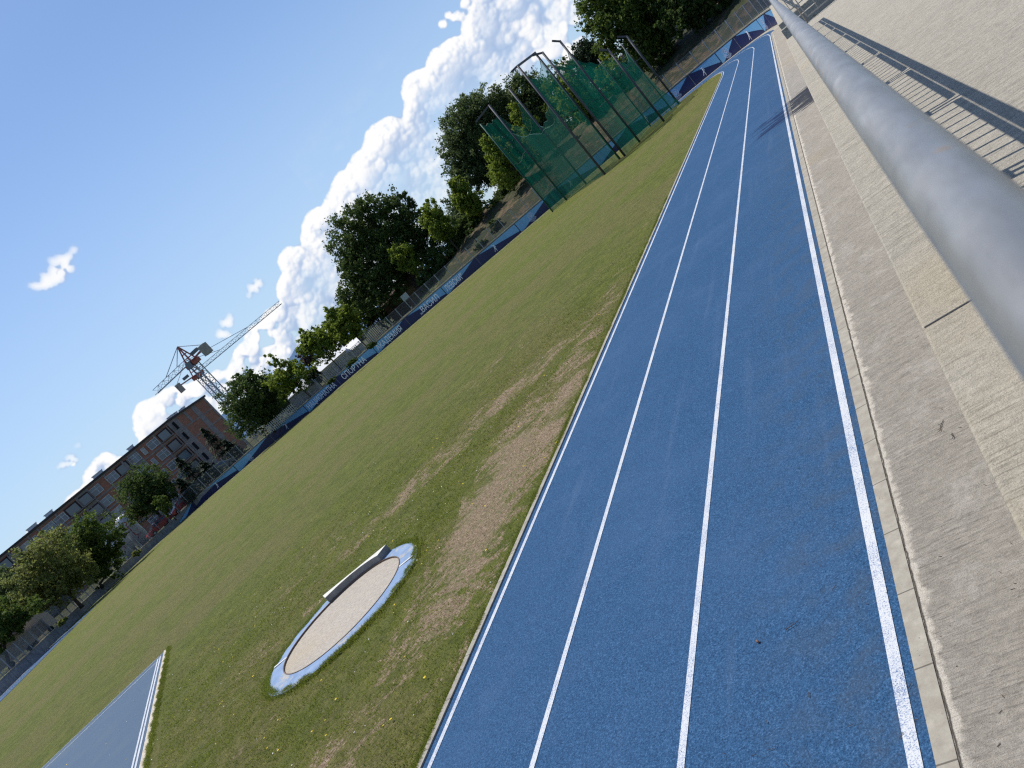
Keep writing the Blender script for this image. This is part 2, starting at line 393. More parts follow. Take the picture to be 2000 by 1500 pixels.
# ------------------------------------------------------------------ curved retaining wall
BB = [p for p in off(-1.2)[s0+1:]]; BN = LN[s0+1:]
S = [0.0]
for a, b in zip(BB, BB[1:]): S.append(S[-1]+(b-a).length)
def at_s(s, d=0.0):
    s = max(0, min(S[-1]-1e-4, s)); i = next(k for k in range(len(S)-1) if S[k+1] > s)
    t = (s-S[i])/(S[i+1]-S[i]); p = BB[i].lerp(BB[i+1], t); nn = BN[i].lerp(BN[i+1], t).normalized(); return p+nn*d
def s_of(px, py):                        # arc length where this direction meets the wall
    d = ray(px, py); a = math.atan2(d.x, d.y); best = 0
    for i in range(len(BB)-1):
        a0 = math.atan2(BB[i].x, BB[i].y); a1 = math.atan2(BB[i+1].x, BB[i+1].y)
        if (a0-a)*(a1-a) <= 0 and a0 != a1: return S[i]+(S[i+1]-S[i])*(a-a0)/(a1-a0)
    return best
S_END = s_of(351, 1021)                  # left end of the banners
def wall_top(s):
    a = S_END-6; b = S_END+1.5
    if s < a: return 1.20
    if s > b: return .93
    t = (s-a)/(b-a); return 1.20+(.93-1.20)*t
m = MB(); mc = MB(); N = 220
ss = [S[-1]*i/N for i in range(N+1)]
for a, b in zip(ss, ss[1:]):
    pa, pb = at_s(a), at_s(b); qa, qb = at_s(a, -.35), at_s(b, -.35); ta, tb = wall_top(a), wall_top(b)
    m.hexa([(*pa, -.1), (*qa, -.1), (*qb, -.1), (*pb, -.1), (*pa, ta), (*qa, ta), (*qb, tb), (*pb, tb)])
    ca, cb = at_s(a, .05), at_s(b, .05); da, db = at_s(a, -.45), at_s(b, -.45)
    mc.hexa([(*ca, ta+.002), (*da, ta+.002), (*db, tb+.002), (*cb, tb+.002), (*ca, ta+.09), (*da, ta+.09), (*db, tb+.09), (*cb, tb+.09)])
wall = m.build('retaining_wall', MAT_WALL)
tag(wall, 'low grey concrete wall curving round the far bend of the track', 'wall')
mc.build('coping', MAT_COPE, wall)
# vertical joints of the bare wall
jm = MB()
for k in range(24):
    s = S_END+1+k*3.1
    if s > S[-1]-1: break
    p = at_s(s, .004); t = (at_s(s+.05)-at_s(s-.05)).normalized()*.02
    jm.quad((p.x-t.x, p.y-t.y, .02), (p.x+t.x, p.y+t.y, .02), (p.x+t.x, p.y+t.y, wall_top(s)-.01), (p.x-t.x, p.y-t.y, wall_top(s)-.01))
jm.build('joint', MAT_DARK, wall)

# land behind the wall: flat to the left, a brown slope to the right
def rise(az):                            # 0 flat, 1 full slope
    t = (math.degrees(az)+34)/9; t = max(0, min(1, t)); return t*t*(3-2*t)
radial = [.3, 1.2, 3, 5, 8, 12, 18, 30, 60, 180, 600]
def zland(az, d, w):
    k = rise(az); hs = 3.3*max(0, min(1, (d-.8)/11))**.9
    return w-.03+k*hs+.0009*min(d, 200)
V = []; lst = []
prevaz = None
KB = list(range(0, len(BB)))
dirs = []
for i in KB:
    nn = BN[i]
    dirs.append(-nn)
ang = [math.atan2(d.x, d.y) for d in dirs]
for i in KB:                              # fan out smoothly: blend normal with direction from the field centre
    p = BB[i]; s = S[i]; w = wall_top(s)
    c = Vector((-45, 30)); rd = (p-c).normalized()
    for d in radial:
        t = min(1, d/30); dr = (dirs[i]*(1-t)+rd*t).normalized(); q = p+dr*d
        az = math.atan2(p.x, p.y)
        V.append((q.x, q.y, zland(az, d, w)+(.12*math.sin(q.x*1.3)*math.cos(q.y*1.1) if d > 1.5 else 0)))
V = np.array(V); nr = len(radial); ii = (np.arange(len(KB)-1)[:, None]*nr+np.arange(nr-1)[None]).ravel()
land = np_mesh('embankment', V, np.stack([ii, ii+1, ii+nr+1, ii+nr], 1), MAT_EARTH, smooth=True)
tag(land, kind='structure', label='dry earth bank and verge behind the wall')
if land.data.polygons[5].normal.z < 0: land.data.flip_normals()
def land_z(x, y):                         # nearest height
    d2 = (V[:, 0]-x)**2+(V[:, 1]-y)**2; k = np.argsort(d2)[:3]; w = 1/(d2[k]+.01); return float((V[k, 2]*w).sum()/w.sum())

# ------------------------------------------------------------------ banners
MAT_NAVY = flat('navy_vinyl', (.010, .018, .085), .45, var=.12, scale=.6, spec=.4)
MAT_SKYV = flat('light_blue_vinyl', (.15, .36, .60), .45, var=.08, scale=.6, spec=.4)
MAT_LETTER = flat('pale_lettering', (.86, .88, .92), .5, var=.05)
MAT_FRAME = flat('dark_banner_frame', (.02, .022, .03), .5)
MAT_CREST = flat('pale_blue_crest', (.45, .54, .74), .5, var=.05)
ZB0, ZB1 = .045, 1.13
class Banner:
    def __init__(s, s0, sm, s1): s.a, s.m, s.b = s0, sm, s1
    def S(s, u): return s.a+(s.m-s.a)*u*2 if u < .5 else s.m+(s.b-s.m)*(u-.5)*2
    def p(s, u, v, d):                    # u along, v 0..1 up, d out of the board
        q = at_s(s.S(u), .035+d); return (q.x, q.y, ZB0+(ZB1-ZB0)*v)
def clip_strips(poly, n=14):
    """cut a convex (u,v) polygon into vertical strips so that it can follow the curve"""
    us = [p[0] for p in poly]; u0_, u1_ = min(us), max(us); out = []
    def span(u):
        vs = []
        for (a, b), (c, d) in zip(poly, poly[1:]+poly[:1]):
            if (a-u)*(c-u) <= 0 and a != c: vs.append(b+(d-b)*(u-a)/(c-a))
            elif a == c == u: vs += [b, d]
        return (min(vs), max(vs)) if vs else (0, 0)
    for i in range(n):
        ua = u0_+(u1_-u0_)*i/n; ub = u0_+(u1_-u0_)*(i+1)/n
        e = 1e-6; a = span(ua+e if i == 0 else ua); b = span(ub-e if i == n-1 else ub)
        out.append((ua, a[0], a[1], ub, b[0], b[1]))
    return out
def text_mesh(txt):
    cu = bpy.data.curves.new('lettering', 'FONT'); cu.body = txt; cu.size = 1; cu.fill_mode = 'FRONT'; cu.offset = .004; cu.resolution_u = 3
    o = bpy.data.objects.new('lettering', cu); COL.objects.link(o); bpy.context.view_layer.update()
    me = bpy.data.meshes.new_from_object(o.evaluated_get(bpy.context.evaluated_depsgraph_get())); bpy.data.objects.remove(o); return me
def add_text(bn, txt, ua, ub, v0, v1, parent):
    me = text_mesh(txt); xs_ = [v.co.x for v in me.vertices]; ysx = [v.co.y for v in me.vertices]
    if not xs_: return
    x0, x1 = min(xs_), max(xs_); cap = .73
    for v in me.vertices:
        u = ua+(ub-ua)*(v.co.x-x0)/(x1-x0); vv = v0+(v1-v0)*v.co.y/cap; v.co = bn.p(u, vv, .014)
    me.materials.clear(); me.materials.append(MAT_LETTER); link('lettering', me, parent)
def add_crest(bn, uc, vc, parent, r=.30):
    m = MB(); L = bn.S(1)-bn.S(0); ku = 1/L*(1 if abs(bn.m-bn.a-(bn.b-bn.m)) > 1e9 else 1)
    du = 1/((bn.m-bn.a)*2)
    def q(x, y, d=.012): return bn.p(uc+x*du, vc+y, d)
    for rr, w in ((r, .045), (r*.78, .02)):
        for k in range(28):
            t0, t1 = 2*math.pi*k/28, 2*math.pi*(k+1)/28
            m.quad(q(rr*math.cos(t0), rr*math.sin(t0)), q((rr+w)*math.cos(t0), (rr+w)*math.sin(t0)), q((rr+w)*math.cos(t1), (rr+w)*math.sin(t1)), q(rr*math.cos(t1), rr*math.sin(t1)))
    # open book shield
    m.poly([q(-.15, .14), q(.12, .17), q(.16, -.02), q(.0, -.15), q(-.13, -.09)])
    for y in (.08, .02, -.04): m.quad(q(-.09, y, .016), q(.10, y+.02, .016), q(.10, y+.035, .016), q(-.09, y+.015, .016), 1)
    # ribbon arcs below
    for rr in (r+.09, r+.15, r+.21):
        for k in range(12):
            t0, t1 = R(-140+k*10), R(-140+(k+.7)*10)
            m.quad(q(rr*math.cos(t0), rr*math.sin(t0)), q((rr+.035)*math.cos(t0), (rr+.035)*math.sin(t0)), q((rr+.035)*math.cos(t1), (rr+.035)*math.sin(t1)), q(rr*math.cos(t1), rr*math.sin(t1)))
    m.build('crest', [MAT_CREST, MAT_NAVY], parent)
def add_athlete(bn, uc, vc, parent, flip=1, sc=1.0):
    m = MB(); du = 1/((bn.b-bn.m)*2)
    def q(x, y): return bn.p(uc+flip*x*du*sc, vc+y*sc, .012)
    def limb(a, b, wa, wb):
        a = Vector(a); b = Vector(b); d = (b-a).normalized(); nn = Vector((-d.y, d.x))
        m.quad(q(*(a-nn*wa)), q(*(a+nn*wa)), q(*(b+nn*wb)), q(*(b-nn*wb)))
    m.poly([q(.055*math.cos(t*math.pi/5)-.03, .27+.06*math.sin(t*math.pi/5)) for t in range(10)])
    limb((-.02, .22), (.03, -.03), .055, .045); limb((-.03, .19), (.12, .30), .022, .018); limb((.12, .30), (.16, .42), .018, .012)
    limb((-.04, .19), (-.14, .08), .022, .018); limb((-.14, .08), (-.11, -.06), .018, .012)
    limb((.02, -.02), (-.02, -.22), .034, .024); limb((-.02, -.22), (.02, -.42), .024, .016)
    limb((.04, -.02), (.16, -.20), .034, .024); limb((.16, -.20), (.30, -.34), .024, .016)
    m.build('athlete_figure', MAT_LETTER, parent)
BL = [  # joint px, mid px, joint px, contents, label
 ((351, 1021), (365, 1003), (379, 982), [], 'short tapered end banner at the far left end of the row, above the red cars'),
 ((379, 991), (397, 974), (471, 925), ['a'], 'banner with a white athlete figure, next after the tapered left end banner'),
 ((471, 925), (538, 861), (605, 806), ['c', 'a'], 'banner with round crest and athlete figure, left of the word НАЦИОНАЛНА'),
 ((605, 806), (668, 752), (740, 692), [('НАЦИОНАЛНА', .03, .455), ('СПОРТНА', .56, .87)], 'blue banner with the words НАЦИОНАЛНА СПОРТНА'),
 ((740, 692), (803, 635), (875, 577), [('АКАДЕМИЯ', .03, .40), ('„ВАСИЛ', .66, .92)], 'blue banner with the words АКАДЕМИЯ ВАСИЛ'),
 ((875, 577), (942, 518), (1019, 454), [('ЛЕВСКИ"', .03, .27), 'a'], 'blue banner with the word ЛЕВСКИ and an athlete figure'),
 ((1019, 454), (1090, 395), (1168, 325), ['c', 'a'], 'banner with crest behind the near left corner of the green throwing cage'),
 ((1168, 325), (1240, 262), (1307, 208), ['a'], 'banner seen through the right half of the green throwing cage'),
 ((1307, 208), (1359, 165), (1412, 124), ['c', 'a'], 'banner with crest right beside the right edge of the green throwing cage'),
 ((1412, 124), (1447, 92), (1494, 60), ['c', 'a'], 'banner with crest and athlete figure where the blue track bends'),
 ((1494, 60), (1510, 51), (1526, 42), ['c'], 'last banner at the right end, beside the steel rail and the terrace')]
for j0, jm_, j1, cont, lab in BL:
    bn = Banner(s_of(*j0), s_of(*jm_), s_of(*j1))
    if abs(bn.a-bn.b) < .5: continue
    root = empty('advertising_banner', (*at_s(bn.S(.5)), 0)); tag(root, lab, 'banner', 'blue banners fixed along the curved wall')
    K = 24; us = [i/K for i in range(K+1)]; end = 'tapered' in lab
    m = MB()
    hh = lambda u: (.12+.88*u) if end else 1.0
    for a, b in zip(us, us[1:]): m.quad(bn.p(a, 0, 0), bn.p(b, 0, 0), bn.p(b, hh(b), 0), bn.p(a, hh(a), 0))
    objs = [m.build('board', MAT_NAVY, root)]
    if end: polys = [[(0, .0), (.45, .1), (1, 1), (0, .12)]]
    else: polys = [[(0, .0), (.05, 0), (.465, 1), (0, 1)], [(.535, 1), (1, 1), (1, .17)]]
    if 'next after' in lab: polys = [[(.56, 1), (1, 1), (1, .3)]]
    for pl in polys:
        m = MB()
        for ua, a0, a1, ub, b0, b1 in clip_strips(pl): m.quad(bn.p(ua, a0, .006), bn.p(ub, b0, .006), bn.p(ub, b1, .006), bn.p(ua, a1, .006))
        m.build('light_blue_field', MAT_SKYV, root)
    m = MB()
    for a, b in zip(us, us[1:]):
        for v0, v1 in ((-.035, 0), (hh(a), hh(a)+.03)): m.quad(bn.p(a, v0, .01), bn.p(b, v0 if v0 < 0 else hh(b), .01), bn.p(b, v1 if v0 < 0 else hh(b)+.03, .01), bn.p(a, v1, .01))
    e = .045/abs(bn.b-bn.a)
    m.quad(bn.p(0, 0, .012), bn.p(e, 0, .012), bn.p(e, hh(e), .012), bn.p(0, hh(0), .012)); m.quad(bn.p(1-e, 0, .012), bn.p(1, 0, .012), bn.p(1, 1, .012), bn.p(1-e, 1, .012))
    m.build('frame', MAT_FRAME, root)
    if not end:
        m = MB(); m.quad(bn.p(.5-e*.5, 0, .008), bn.p(.5+e*.5, 0, .008), bn.p(.5+e*.5, 1, .008), bn.p(.5-e*.5, 1, .008)); m.build('middle_post', MAT_WALL, root)
    for c in cont:
        if c == 'c': add_crest(bn, .19, .56, root)
        elif c == 'a': add_athlete(bn, .71, .5, root)
        else: add_text(bn, c[0], c[1], c[2], .20, .86, root)
    for ch in root.children:
        ch.matrix_parent_inverse = Matrix.Translation(-Vector(root.location))

# ------------------------------------------------------------------ bar fences
MAT_GALV = flat('weathered_galvanised_steel', (.28, .31, .34), .5, .3, var=.2, scale=3)
MAT_BARS = flat('dull_steel_bars', (.13, .145, .165), .55, .2)
def bay(L, H, pitch=.115, r=.011):
    m = MB(); m.bar((0, 0, .10), (L, 0, .10), .03); m.bar((0, 0, H-.03), (L, 0, H-.03), .035)
    k = int(L/pitch)
    for i in range(1, k): x = L*i/k; m.bar((x, 0, .10), (x, 0, H-.03), 2*r)
    return m
def bar_fence(label, s_from, s_to, H, pitch=1.6):
    root = empty('bar_fence', (*at_s(s_from, -.2), wall_top(s_from))); tag(root, label, 'fence')
    inv = Matrix.Translation(-Vector(root.location))
    n_ = max(1, int((s_to-s_from)/pitch)); L = (s_to-s_from)/n_
    bm_ = None; pm = None
    for i in range(n_+1):
        s = s_from+i*L; p = at_s(s, -.2); z = wall_top(s)+.092; q = at_s(s+L, -.2); a = math.atan2(q.y-p.y, q.x-p.x)
        if pm is None:
            m = MB(); m.box(-.035, -.035, 0, .035, .035, H+.04); po = m.build('post', MAT_GALV, root); pm = po.data
        else: po = link('post', pm, root)
        po.matrix_parent_inverse = inv; po.location = (p.x, p.y, z); po.rotation_euler.z = a
        if i < n_:
            if bm_ is None: bo = bay(L, H).build('bar_panel', MAT_BARS, root); bm_ = bo.data
            else: bo = link('bar_panel', bm_, root)
            bo.matrix_parent_inverse = inv; bo.location = (p.x, p.y, z); bo.rotation_euler.z = a
            bo.scale.x = (q-p).length/L
    return root
SA = s_of(1075, 412)
bar_fence('grey steel bar fence on the wall top below the brown slope and big trees', 0.3, SA, 1.32)
bar_fence('grey steel bar fence on the wall above the lettered blue banners', SA+.1, S_END-30, 1.32)
bar_fence('grey steel bar fence on the far left banners and the bare wall', S_END-29.8, min(S[-1]-2, S_END+88), 1.62)

# ------------------------------------------------------------------ trees
def leaf_cloud(blobs, count, size, flat_=.0, drop=0):
    """blobs: (centre, radii) -> leaf quads as V,F,tone"""
    vol = np.array([r_[0]*r_[1]*r_[2] for c, r_ in blobs]); vol = vol**.75; vol /= vol.sum()
    Vs = []; T = []
    for (c, r_), w in zip(blobs, vol):
        n_ = max(40, int(count*w*1.35)); nc = max(8, n_//38)
        d = rng.normal(size=(nc, 3)); d /= np.linalg.norm(d, axis=1)[:, None]
        rad = rng.uniform(.30, 1.0, nc)**.45; rad *= 1+.20*rng.normal(size=nc)
        cc = d*rad[:, None]
        k = rng.integers(0, nc, n_); rc = .19*rng.uniform(.5, 1.5, nc)
        pts = cc[k]+rng.normal(size=(n_, 3))*rc[k][:, None]*.5
        pts = pts*np.array(r_)+np.array(c)
        a = rng.normal(size=(n_, 3)); a /= np.linalg.norm(a, axis=1)[:, None]
        b = rng.normal(size=(n_, 3)); b = np.cross(a, b); b /= np.linalg.norm(b, axis=1)[:, None]
        s = size*rng.uniform(.5, 1.25, n_)[:, None]
        q = np.stack([pts-a*s*.5-b*s*.10, pts-a*s*.05-b*s*.34, pts+a*s*.55, pts+b*s*.34], 1)
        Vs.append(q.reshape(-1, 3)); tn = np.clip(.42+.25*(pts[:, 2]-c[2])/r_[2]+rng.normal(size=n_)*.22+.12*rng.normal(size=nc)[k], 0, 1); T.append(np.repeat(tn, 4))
    V_ = np.concatenate(Vs); return V_, np.arange(len(V_)).reshape(-1, 4), np.concatenate(T)
def trunk_mesh(root_p, crown_blobs, r0_):
    m = MB(); b = Vector((0, 0, -.3)); cc = [Vector(c) for c, r_ in crown_blobs]
    mean = sum(cc, Vector())/len(cc); zt = mean.z
    f = Vector((mean.x*.35, mean.y*.35, max(.5, (min(c[2]-r_[2] for c, r_ in crown_blobs))+.2)))
    m.tube([b, Vector((0, 0, .3)), f, mean], [r0_*1.35, r0_, r0_*.8, r0_*.25], 8)
    for c, r_ in crown_blobs:
        c = Vector(c)
        for k in range(4):
            a = k*1.6+c.x; e = c+Vector((math.cos(a)*r_[0]*.65, math.sin(a)*r_[1]*.65, r_[2]*random.uniform(-.2, .6)))
            st = f.lerp(mean, random.uniform(.0, .5)); mdl = st.lerp(e, .5)+Vector((0, 0, .2*r_[2]))
            m.tube([st, mdl, e], [r0_*.38, r0_*.22, r0_*.06], 5, cap=False)
    return m
def tree(name, label, D, base_px, blobs_px, kind, count=6000, leaf=.33, r=.18, cat='tree', group='trees beyond the fence', zbase=None):
    """blobs_px: (px, py, half width px, half height px)"""
    if base_px is None:
        c0 = PD(blobs_px[0][0], blobs_px[0][1], D); bx, by = c0.x, c0.y
    else:
        p = PD(*base_px, D); bx, by = p.x, p.y
    bz = land_z(bx, by) if zbase is None else zbase
    root = empty(name, (bx, by, bz)); tag(root, label, cat, group)
    bl = []
    for px, py, a, b in blobs_px:
        p = PD(px, py, D+random.uniform(-1, 1)*.6); k = mpp(px, py, D)*1.13; bl.append(((p.x-bx, p.y-by, p.z-bz), (a*k, a*k, b*k)))
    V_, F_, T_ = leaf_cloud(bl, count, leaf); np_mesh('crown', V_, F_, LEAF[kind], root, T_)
    trunk_mesh(root.location, bl, r).build('trunk', MAT_BARK, root, smooth=True)
    return root
def conifer(label, D, top_px, base_px, w, kind='needle', group='conifers by the unfinished building'):
    tp = PD(*top_px, D); bp = PD(*base_px, D); bx, by = bp.x, bp.y; bz = land_z(bx, by)
    root = empty('conifer', (bx, by, bz)); tag(root, label, 'tree', group); H = tp.z-bz
    n_ = 5200; h = rng.uniform(0, 1, n_)**1.3; a = rng.uniform(0, 2*math.pi, n_); tier = .75+.35*np.sin(h*38)+.25*np.sin(a*5+h*30); rr = w*(1-h)**.85*np.sqrt(rng.uniform(.1, 1, n_))*tier
    pts = np.stack([rr*np.cos(a), rr*np.sin(a), .4+h*H-rr*.25], 1)
    d = np.stack([np.cos(a), np.sin(a), -.35+0*a], 1); side = np.stack([-np.sin(a), np.cos(a), .4*rng.normal(size=n_)], 1)
    s = .28*rng.uniform(.6, 1.3, n_)[:, None]
    q = np.stack([pts-side*s*.22, pts+d*s*.9-side*s*.05, pts+d*s*.9+side*s*.05, pts+side*s*.22], 1).reshape(-1, 3)
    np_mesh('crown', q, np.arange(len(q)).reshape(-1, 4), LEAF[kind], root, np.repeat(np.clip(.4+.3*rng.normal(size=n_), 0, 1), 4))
    m = MB(); m.tube([(0, 0, -.3), (0, 0, H*.5), (0, 0, H*.95)], [.16, .09, .02], 7); m.build('trunk', MAT_BARK, root, smooth=True)

T = tree
T('olive_green_tree', 'yellow-green leafy tree in front of the unfinished building, large crown low over the bare wall', 104, (163, 1188), [(95, 1075, 40, 34), (62, 1112, 38, 40), (120, 1118, 45, 42), (90, 1150, 50, 36), (150, 1112, 30, 34), (60, 1160, 36, 30)], 'olive', 15000, .30, .2)
T('broad_tree', 'dark green broad tree partly hiding the white silos', 110, (205, 1150), [(170, 1040, 34, 30), (205, 1050, 38, 26), (150, 1062, 30, 30), (200, 1080, 32, 26), (228, 1052, 22, 16), (170, 1090, 34, 26), (210, 1105, 30, 24), (185, 1120, 26, 18)], 'mid', 13000, .30, .18)
T('grey_tree', 'grey-green tree at the left edge of the photo beside the yellow-green tree', 112, (20, 1235), [(8, 1140, 26, 28), (-15, 1160, 40, 30), (20, 1180, 24, 30)], 'grey', 6000, .30)
T('leafy_tree', 'green tree at the lower left corner overhanging the beige trailers', 96, (5, 1290), [(10, 1205, 32, 30), (30, 1215, 24, 18), (0, 1240, 26, 24), (-25, 1230, 40, 36), (60, 1190, 30, 16)], 'mid', 8000, .28)
T('round_tree', 'round dense dark tree in front of the middle of the unfinished building', 122, (300, 1003), [(287, 948, 40, 34), (262, 955, 28, 28), (312, 960, 28, 30), (290, 978, 38, 24), (278, 990, 22, 18)], 'dark', 13000, .30, .2)
T('young_tree', 'small bushy green tree between the two red cars', 116, (332, 1003), [(316, 985, 13, 14), (326, 994, 10, 12), (312, 975, 9, 8)], 'mid', 2200, .25, .07)
T('dark_tree', 'dark round-headed tree at the right hand corner of the unfinished building', 107, (531, 838), [(490, 770, 42, 36), (465, 790, 26, 28), (515, 785, 36, 36), (490, 812, 44, 26), (478, 745, 20, 18), (500, 742, 16, 14), (535, 805, 20, 20)], 'dark', 14000, .32, .17)
T('street_tree', 'small bright tree with pointed top and thin black trunk beside the grey tent', 104, (603, 771), [(555, 722, 20, 18), (575, 738, 24, 22), (545, 745, 24, 18), (530, 705, 10, 14), (578, 715, 10, 12), (560, 765, 20, 12)], 'light', 6000, .30, .09, group='young street trees')
T('street_tree', 'small bright tree standing in front of the long white tent', 104, (662, 717), [(612, 662, 20, 20), (630, 680, 26, 22), (600, 675, 18, 16), (592, 650, 8, 10), (645, 670, 12, 12)], 'light', 6500, .30, .09, group='young street trees')
T('street_tree', 'small bright tree right of the long white tent, left of the big oak', 103, (712, 672), [(665, 618, 24, 20), (678, 640, 26, 22), (655, 635, 18, 18), (645, 610, 10, 10)], 'light', 7000, .30, .09, group='young street trees')
T('broad_tree', 'mid green tree behind, between the small bright trees and the big oak', 116, None, [(712, 590, 30, 32), (690, 608, 24, 20), (735, 598, 24, 36), (708, 622, 26, 24)], 'mid', 8000, .33)
T('broad_tree', 'dark low tree behind the small bright trees by the white tent', 122, None, [(655, 655, 22, 22), (640, 645, 16, 14), (690, 662, 22, 18)], 'dark', 4000, .33)
T('purple_leaved_tree', 'brownish purple tree rising behind the end of the white tent', 125, None, [(603, 700, 14, 15), (592, 692, 10, 10), (612, 712, 12, 12)], 'purple', 2600, .30)
T('round_bush', 'dark rounded bush beside the left end of the long white tent', 108, None, [(608, 732, 15, 14), (616, 740, 12, 12)], 'needle', 3000, .28, .06, cat='bush')
T('low_tree', 'dull green tree behind the grey tent, right of the dark round-headed tree', 118, None, [(548, 770, 26, 22), (565, 788, 20, 18), (530, 800, 20, 18)], 'dark', 4500, .32)
T('big_oak', 'huge dark oak with double crown in the middle of the row of trees', 103, (812, 558),
  [(700, 430, 38, 36), (735, 410, 30, 28), (680, 470, 36, 34), (720, 470, 42, 38), (775, 415, 30, 34), (800, 440, 34, 36), (760, 460, 38, 36), (700, 510, 40, 34), (745, 520, 44, 38), (790, 490, 42, 40), (725, 560, 36, 30), (835, 470, 30, 36), (765, 560, 32, 28), (795, 390, 16, 16), (685, 525, 22, 22), (690, 560, 34, 28), (720, 590, 30, 22), (850, 440, 24, 26)], 'dark', 42000, .32, .42)
T('street_tree', 'light green young tree standing in front of the left trunk of the big oak', 98, (822, 535), [(790, 502, 22, 20), (806, 515, 18, 18), (772, 492, 12, 12)], 'light', 3500, .28, .08, group='young street trees')
T('street_tree', 'light green young tree at the right shoulder of the big oak', 97, (897, 490), [(845, 412, 16, 22), (856, 440, 22, 24), (840, 430, 16, 18), (870, 455, 16, 12)], 'light', 6000, .28, .09, group='young street trees')
T('street_tree', 'light green young tree on thin black trunk, left of the grey-green tree by the cage', 97, (966, 440), [(893, 362, 14, 18), (908, 385, 22, 22), (925, 400, 20, 18), (895, 395, 12, 14)], 'light', 6500, .28, .09, group='young street trees')
T('pine', 'dull grey-green pine behind the light young trees right of the oak', 118, None, [(885, 400, 16, 26), (900, 425, 24, 26), (880, 445, 28, 20), (925, 425, 22, 22), (940, 410, 20, 20)], 'grey', 7000, .30)
T('willow', 'tall grey-green feathery tree left of the green throwing cage', 105, (1012, 368),
  [(925, 215, 34, 30), (900, 250, 34, 34), (945, 240, 44, 40), (895, 300, 34, 36), (940, 290, 48, 40), (970, 200, 26, 24), (975, 330, 34, 30), (920, 335, 40, 28), (1000, 300, 34, 34), (1012, 335, 30, 24), (1035, 300, 24, 26)], 'grey', 48000, .29, .3)
T('willow', 'grey-green feathery tree behind the left poles of the green throwing cage', 108, (1075, 300),
  [(1020, 175, 30, 26), (1050, 195, 34, 34), (1000, 215, 30, 28), (1040, 235, 40, 32), (1075, 215, 26, 30), (1070, 265, 30, 26)], 'grey', 30000, .29, .3)
T('street_tree', 'light young tree seen through the left net of the cage', 94, (1035, 348), [(970, 300, 22, 30), (985, 335, 26, 26), (955, 280, 14, 18), (1000, 350, 16, 14)], 'light', 6500, .28, .09, group='young street trees behind the cage')
T('street_tree', 'light young tree seen through the middle left bay of the cage', 94, (1090, 305), [(1013, 225, 16, 20), (1030, 250, 20, 22), (1050, 275, 20, 18)], 'light', 5000, .28, .09, group='young street trees behind the cage')
T('street_tree', 'yellow-green young tree seen through the centre net of the cage', 93, (1185, 235), [(1120, 175, 18, 24), (1110, 200, 20, 24), (1140, 205, 26, 26), (1095, 185, 10, 14), (1155, 225, 16, 16)], 'light', 8000, .28, .1, group='young street trees behind the cage')
T('broad_tree', 'mid green tree behind the centre of the cage', 104, None, [(1095, 150, 26, 26), (1085, 185, 30, 30), (1120, 160, 26, 26), (1130, 235, 36, 28)], 'mid', 8000, .30)
T('cypress', 'blackish dense conifer rising between the poles in the middle of the cage', 112, None, [(1150, 92, 16, 18), (1140, 110, 26, 24), (1160, 120, 24, 28), (1128, 128, 18, 18), (1165, 150, 22, 26)], 'needle', 11000, .28, .2)
T('street_tree', 'light young tree behind the right hand net of the cage', 93, (1262, 170), [(1190, 115, 16, 18), (1205, 145, 26, 26), (1185, 160, 18, 22), (1225, 165, 18, 16), (1240, 110, 14, 12)], 'light', 7500, .28, .1, group='young street trees behind the cage')
T('big_tree', 'big leafy tree at the top, its crown over the right end of the cage', 88, (1338, 112),
  [(1165, 20, 34, 32), (1200, 45, 38, 34), (1185, 80, 24, 18), (1235, 20, 40, 36), (1245, 75, 36, 34), (1280, 60, 36, 36), (1215, -30, 46, 36), (1262, 118, 26, 20), (1290, 100, 22, 22), (1290, 10, 40, 40)], 'mid', 30000, .30, .33)
T('big_tree', 'very dark tree on the brown slope at the top, right of the leafy big tree', 85, (1411, 42),
  [(1330, 5, 38, 36), (1350, -30, 40, 36), (1320, 45, 26, 26), (1365, 30, 26, 20), (1375, 0, 26, 20), (1300, -30, 40, 36), (1395, -50, 40, 36), (1405, 2, 24, 20), (1428, -12, 24, 20), (1345, 35, 26, 22)], 'dark', 18000, .30, .33)
conifer('ragged conifer in front of the brick end wall of the unfinished building', 128, (398, 838), (447, 893), 2.6)
conifer('shorter conifer just right of the ragged one at the brick end wall', 126, (440, 862), (462, 888), 2.0)
conifer('dark conifer in front of the loggias of the unfinished building', 124, (348, 897), (397, 950), 3.0)
conifer('squat conifer with green top right of the dark one below the loggias', 122, (395, 905), (420, 932), 2.2)
conifer('low conifer bush above the right hand red car', 120, (349, 938), (372, 962), 1.7)
woods = [((835, 545, 22, 20), (860, 525, 24, 22), (885, 500, 24, 24), (850, 505, 18, 20)), ((910, 478, 26, 24), (935, 458, 24, 24), (955, 440, 24, 24), (925, 445, 20, 22)), ((985, 400, 26, 26), (1010, 375, 30, 30), (1035, 350, 30, 30), (1000, 345, 26, 26)),
         ((1062, 320, 32, 30), (1090, 290, 34, 32), (1120, 262, 34, 32), (1075, 275, 26, 26)), ((1150, 230, 34, 32), (1185, 200, 34, 32), (1160, 195, 26, 26), (1215, 175, 30, 28)), ((1250, 140, 28, 26), (1275, 115, 28, 26), (1240, 120, 22, 22)), ((760, 600, 22, 18), (785, 582, 22, 20), (810, 560, 22, 22))]
wl = ['dense dark undergrowth trees low between the big oak and the light young trees', 'dense dark trees low behind the pine right of the oak', 'dense dark trees low behind the left pole of the cage', 'dense dark trees low behind the middle left of the cage',
      'dense dark trees low behind the right middle of the cage', 'dense dark trees low between the cage and the leafy big tree', 'dense dark thicket behind the sheds under the oak']
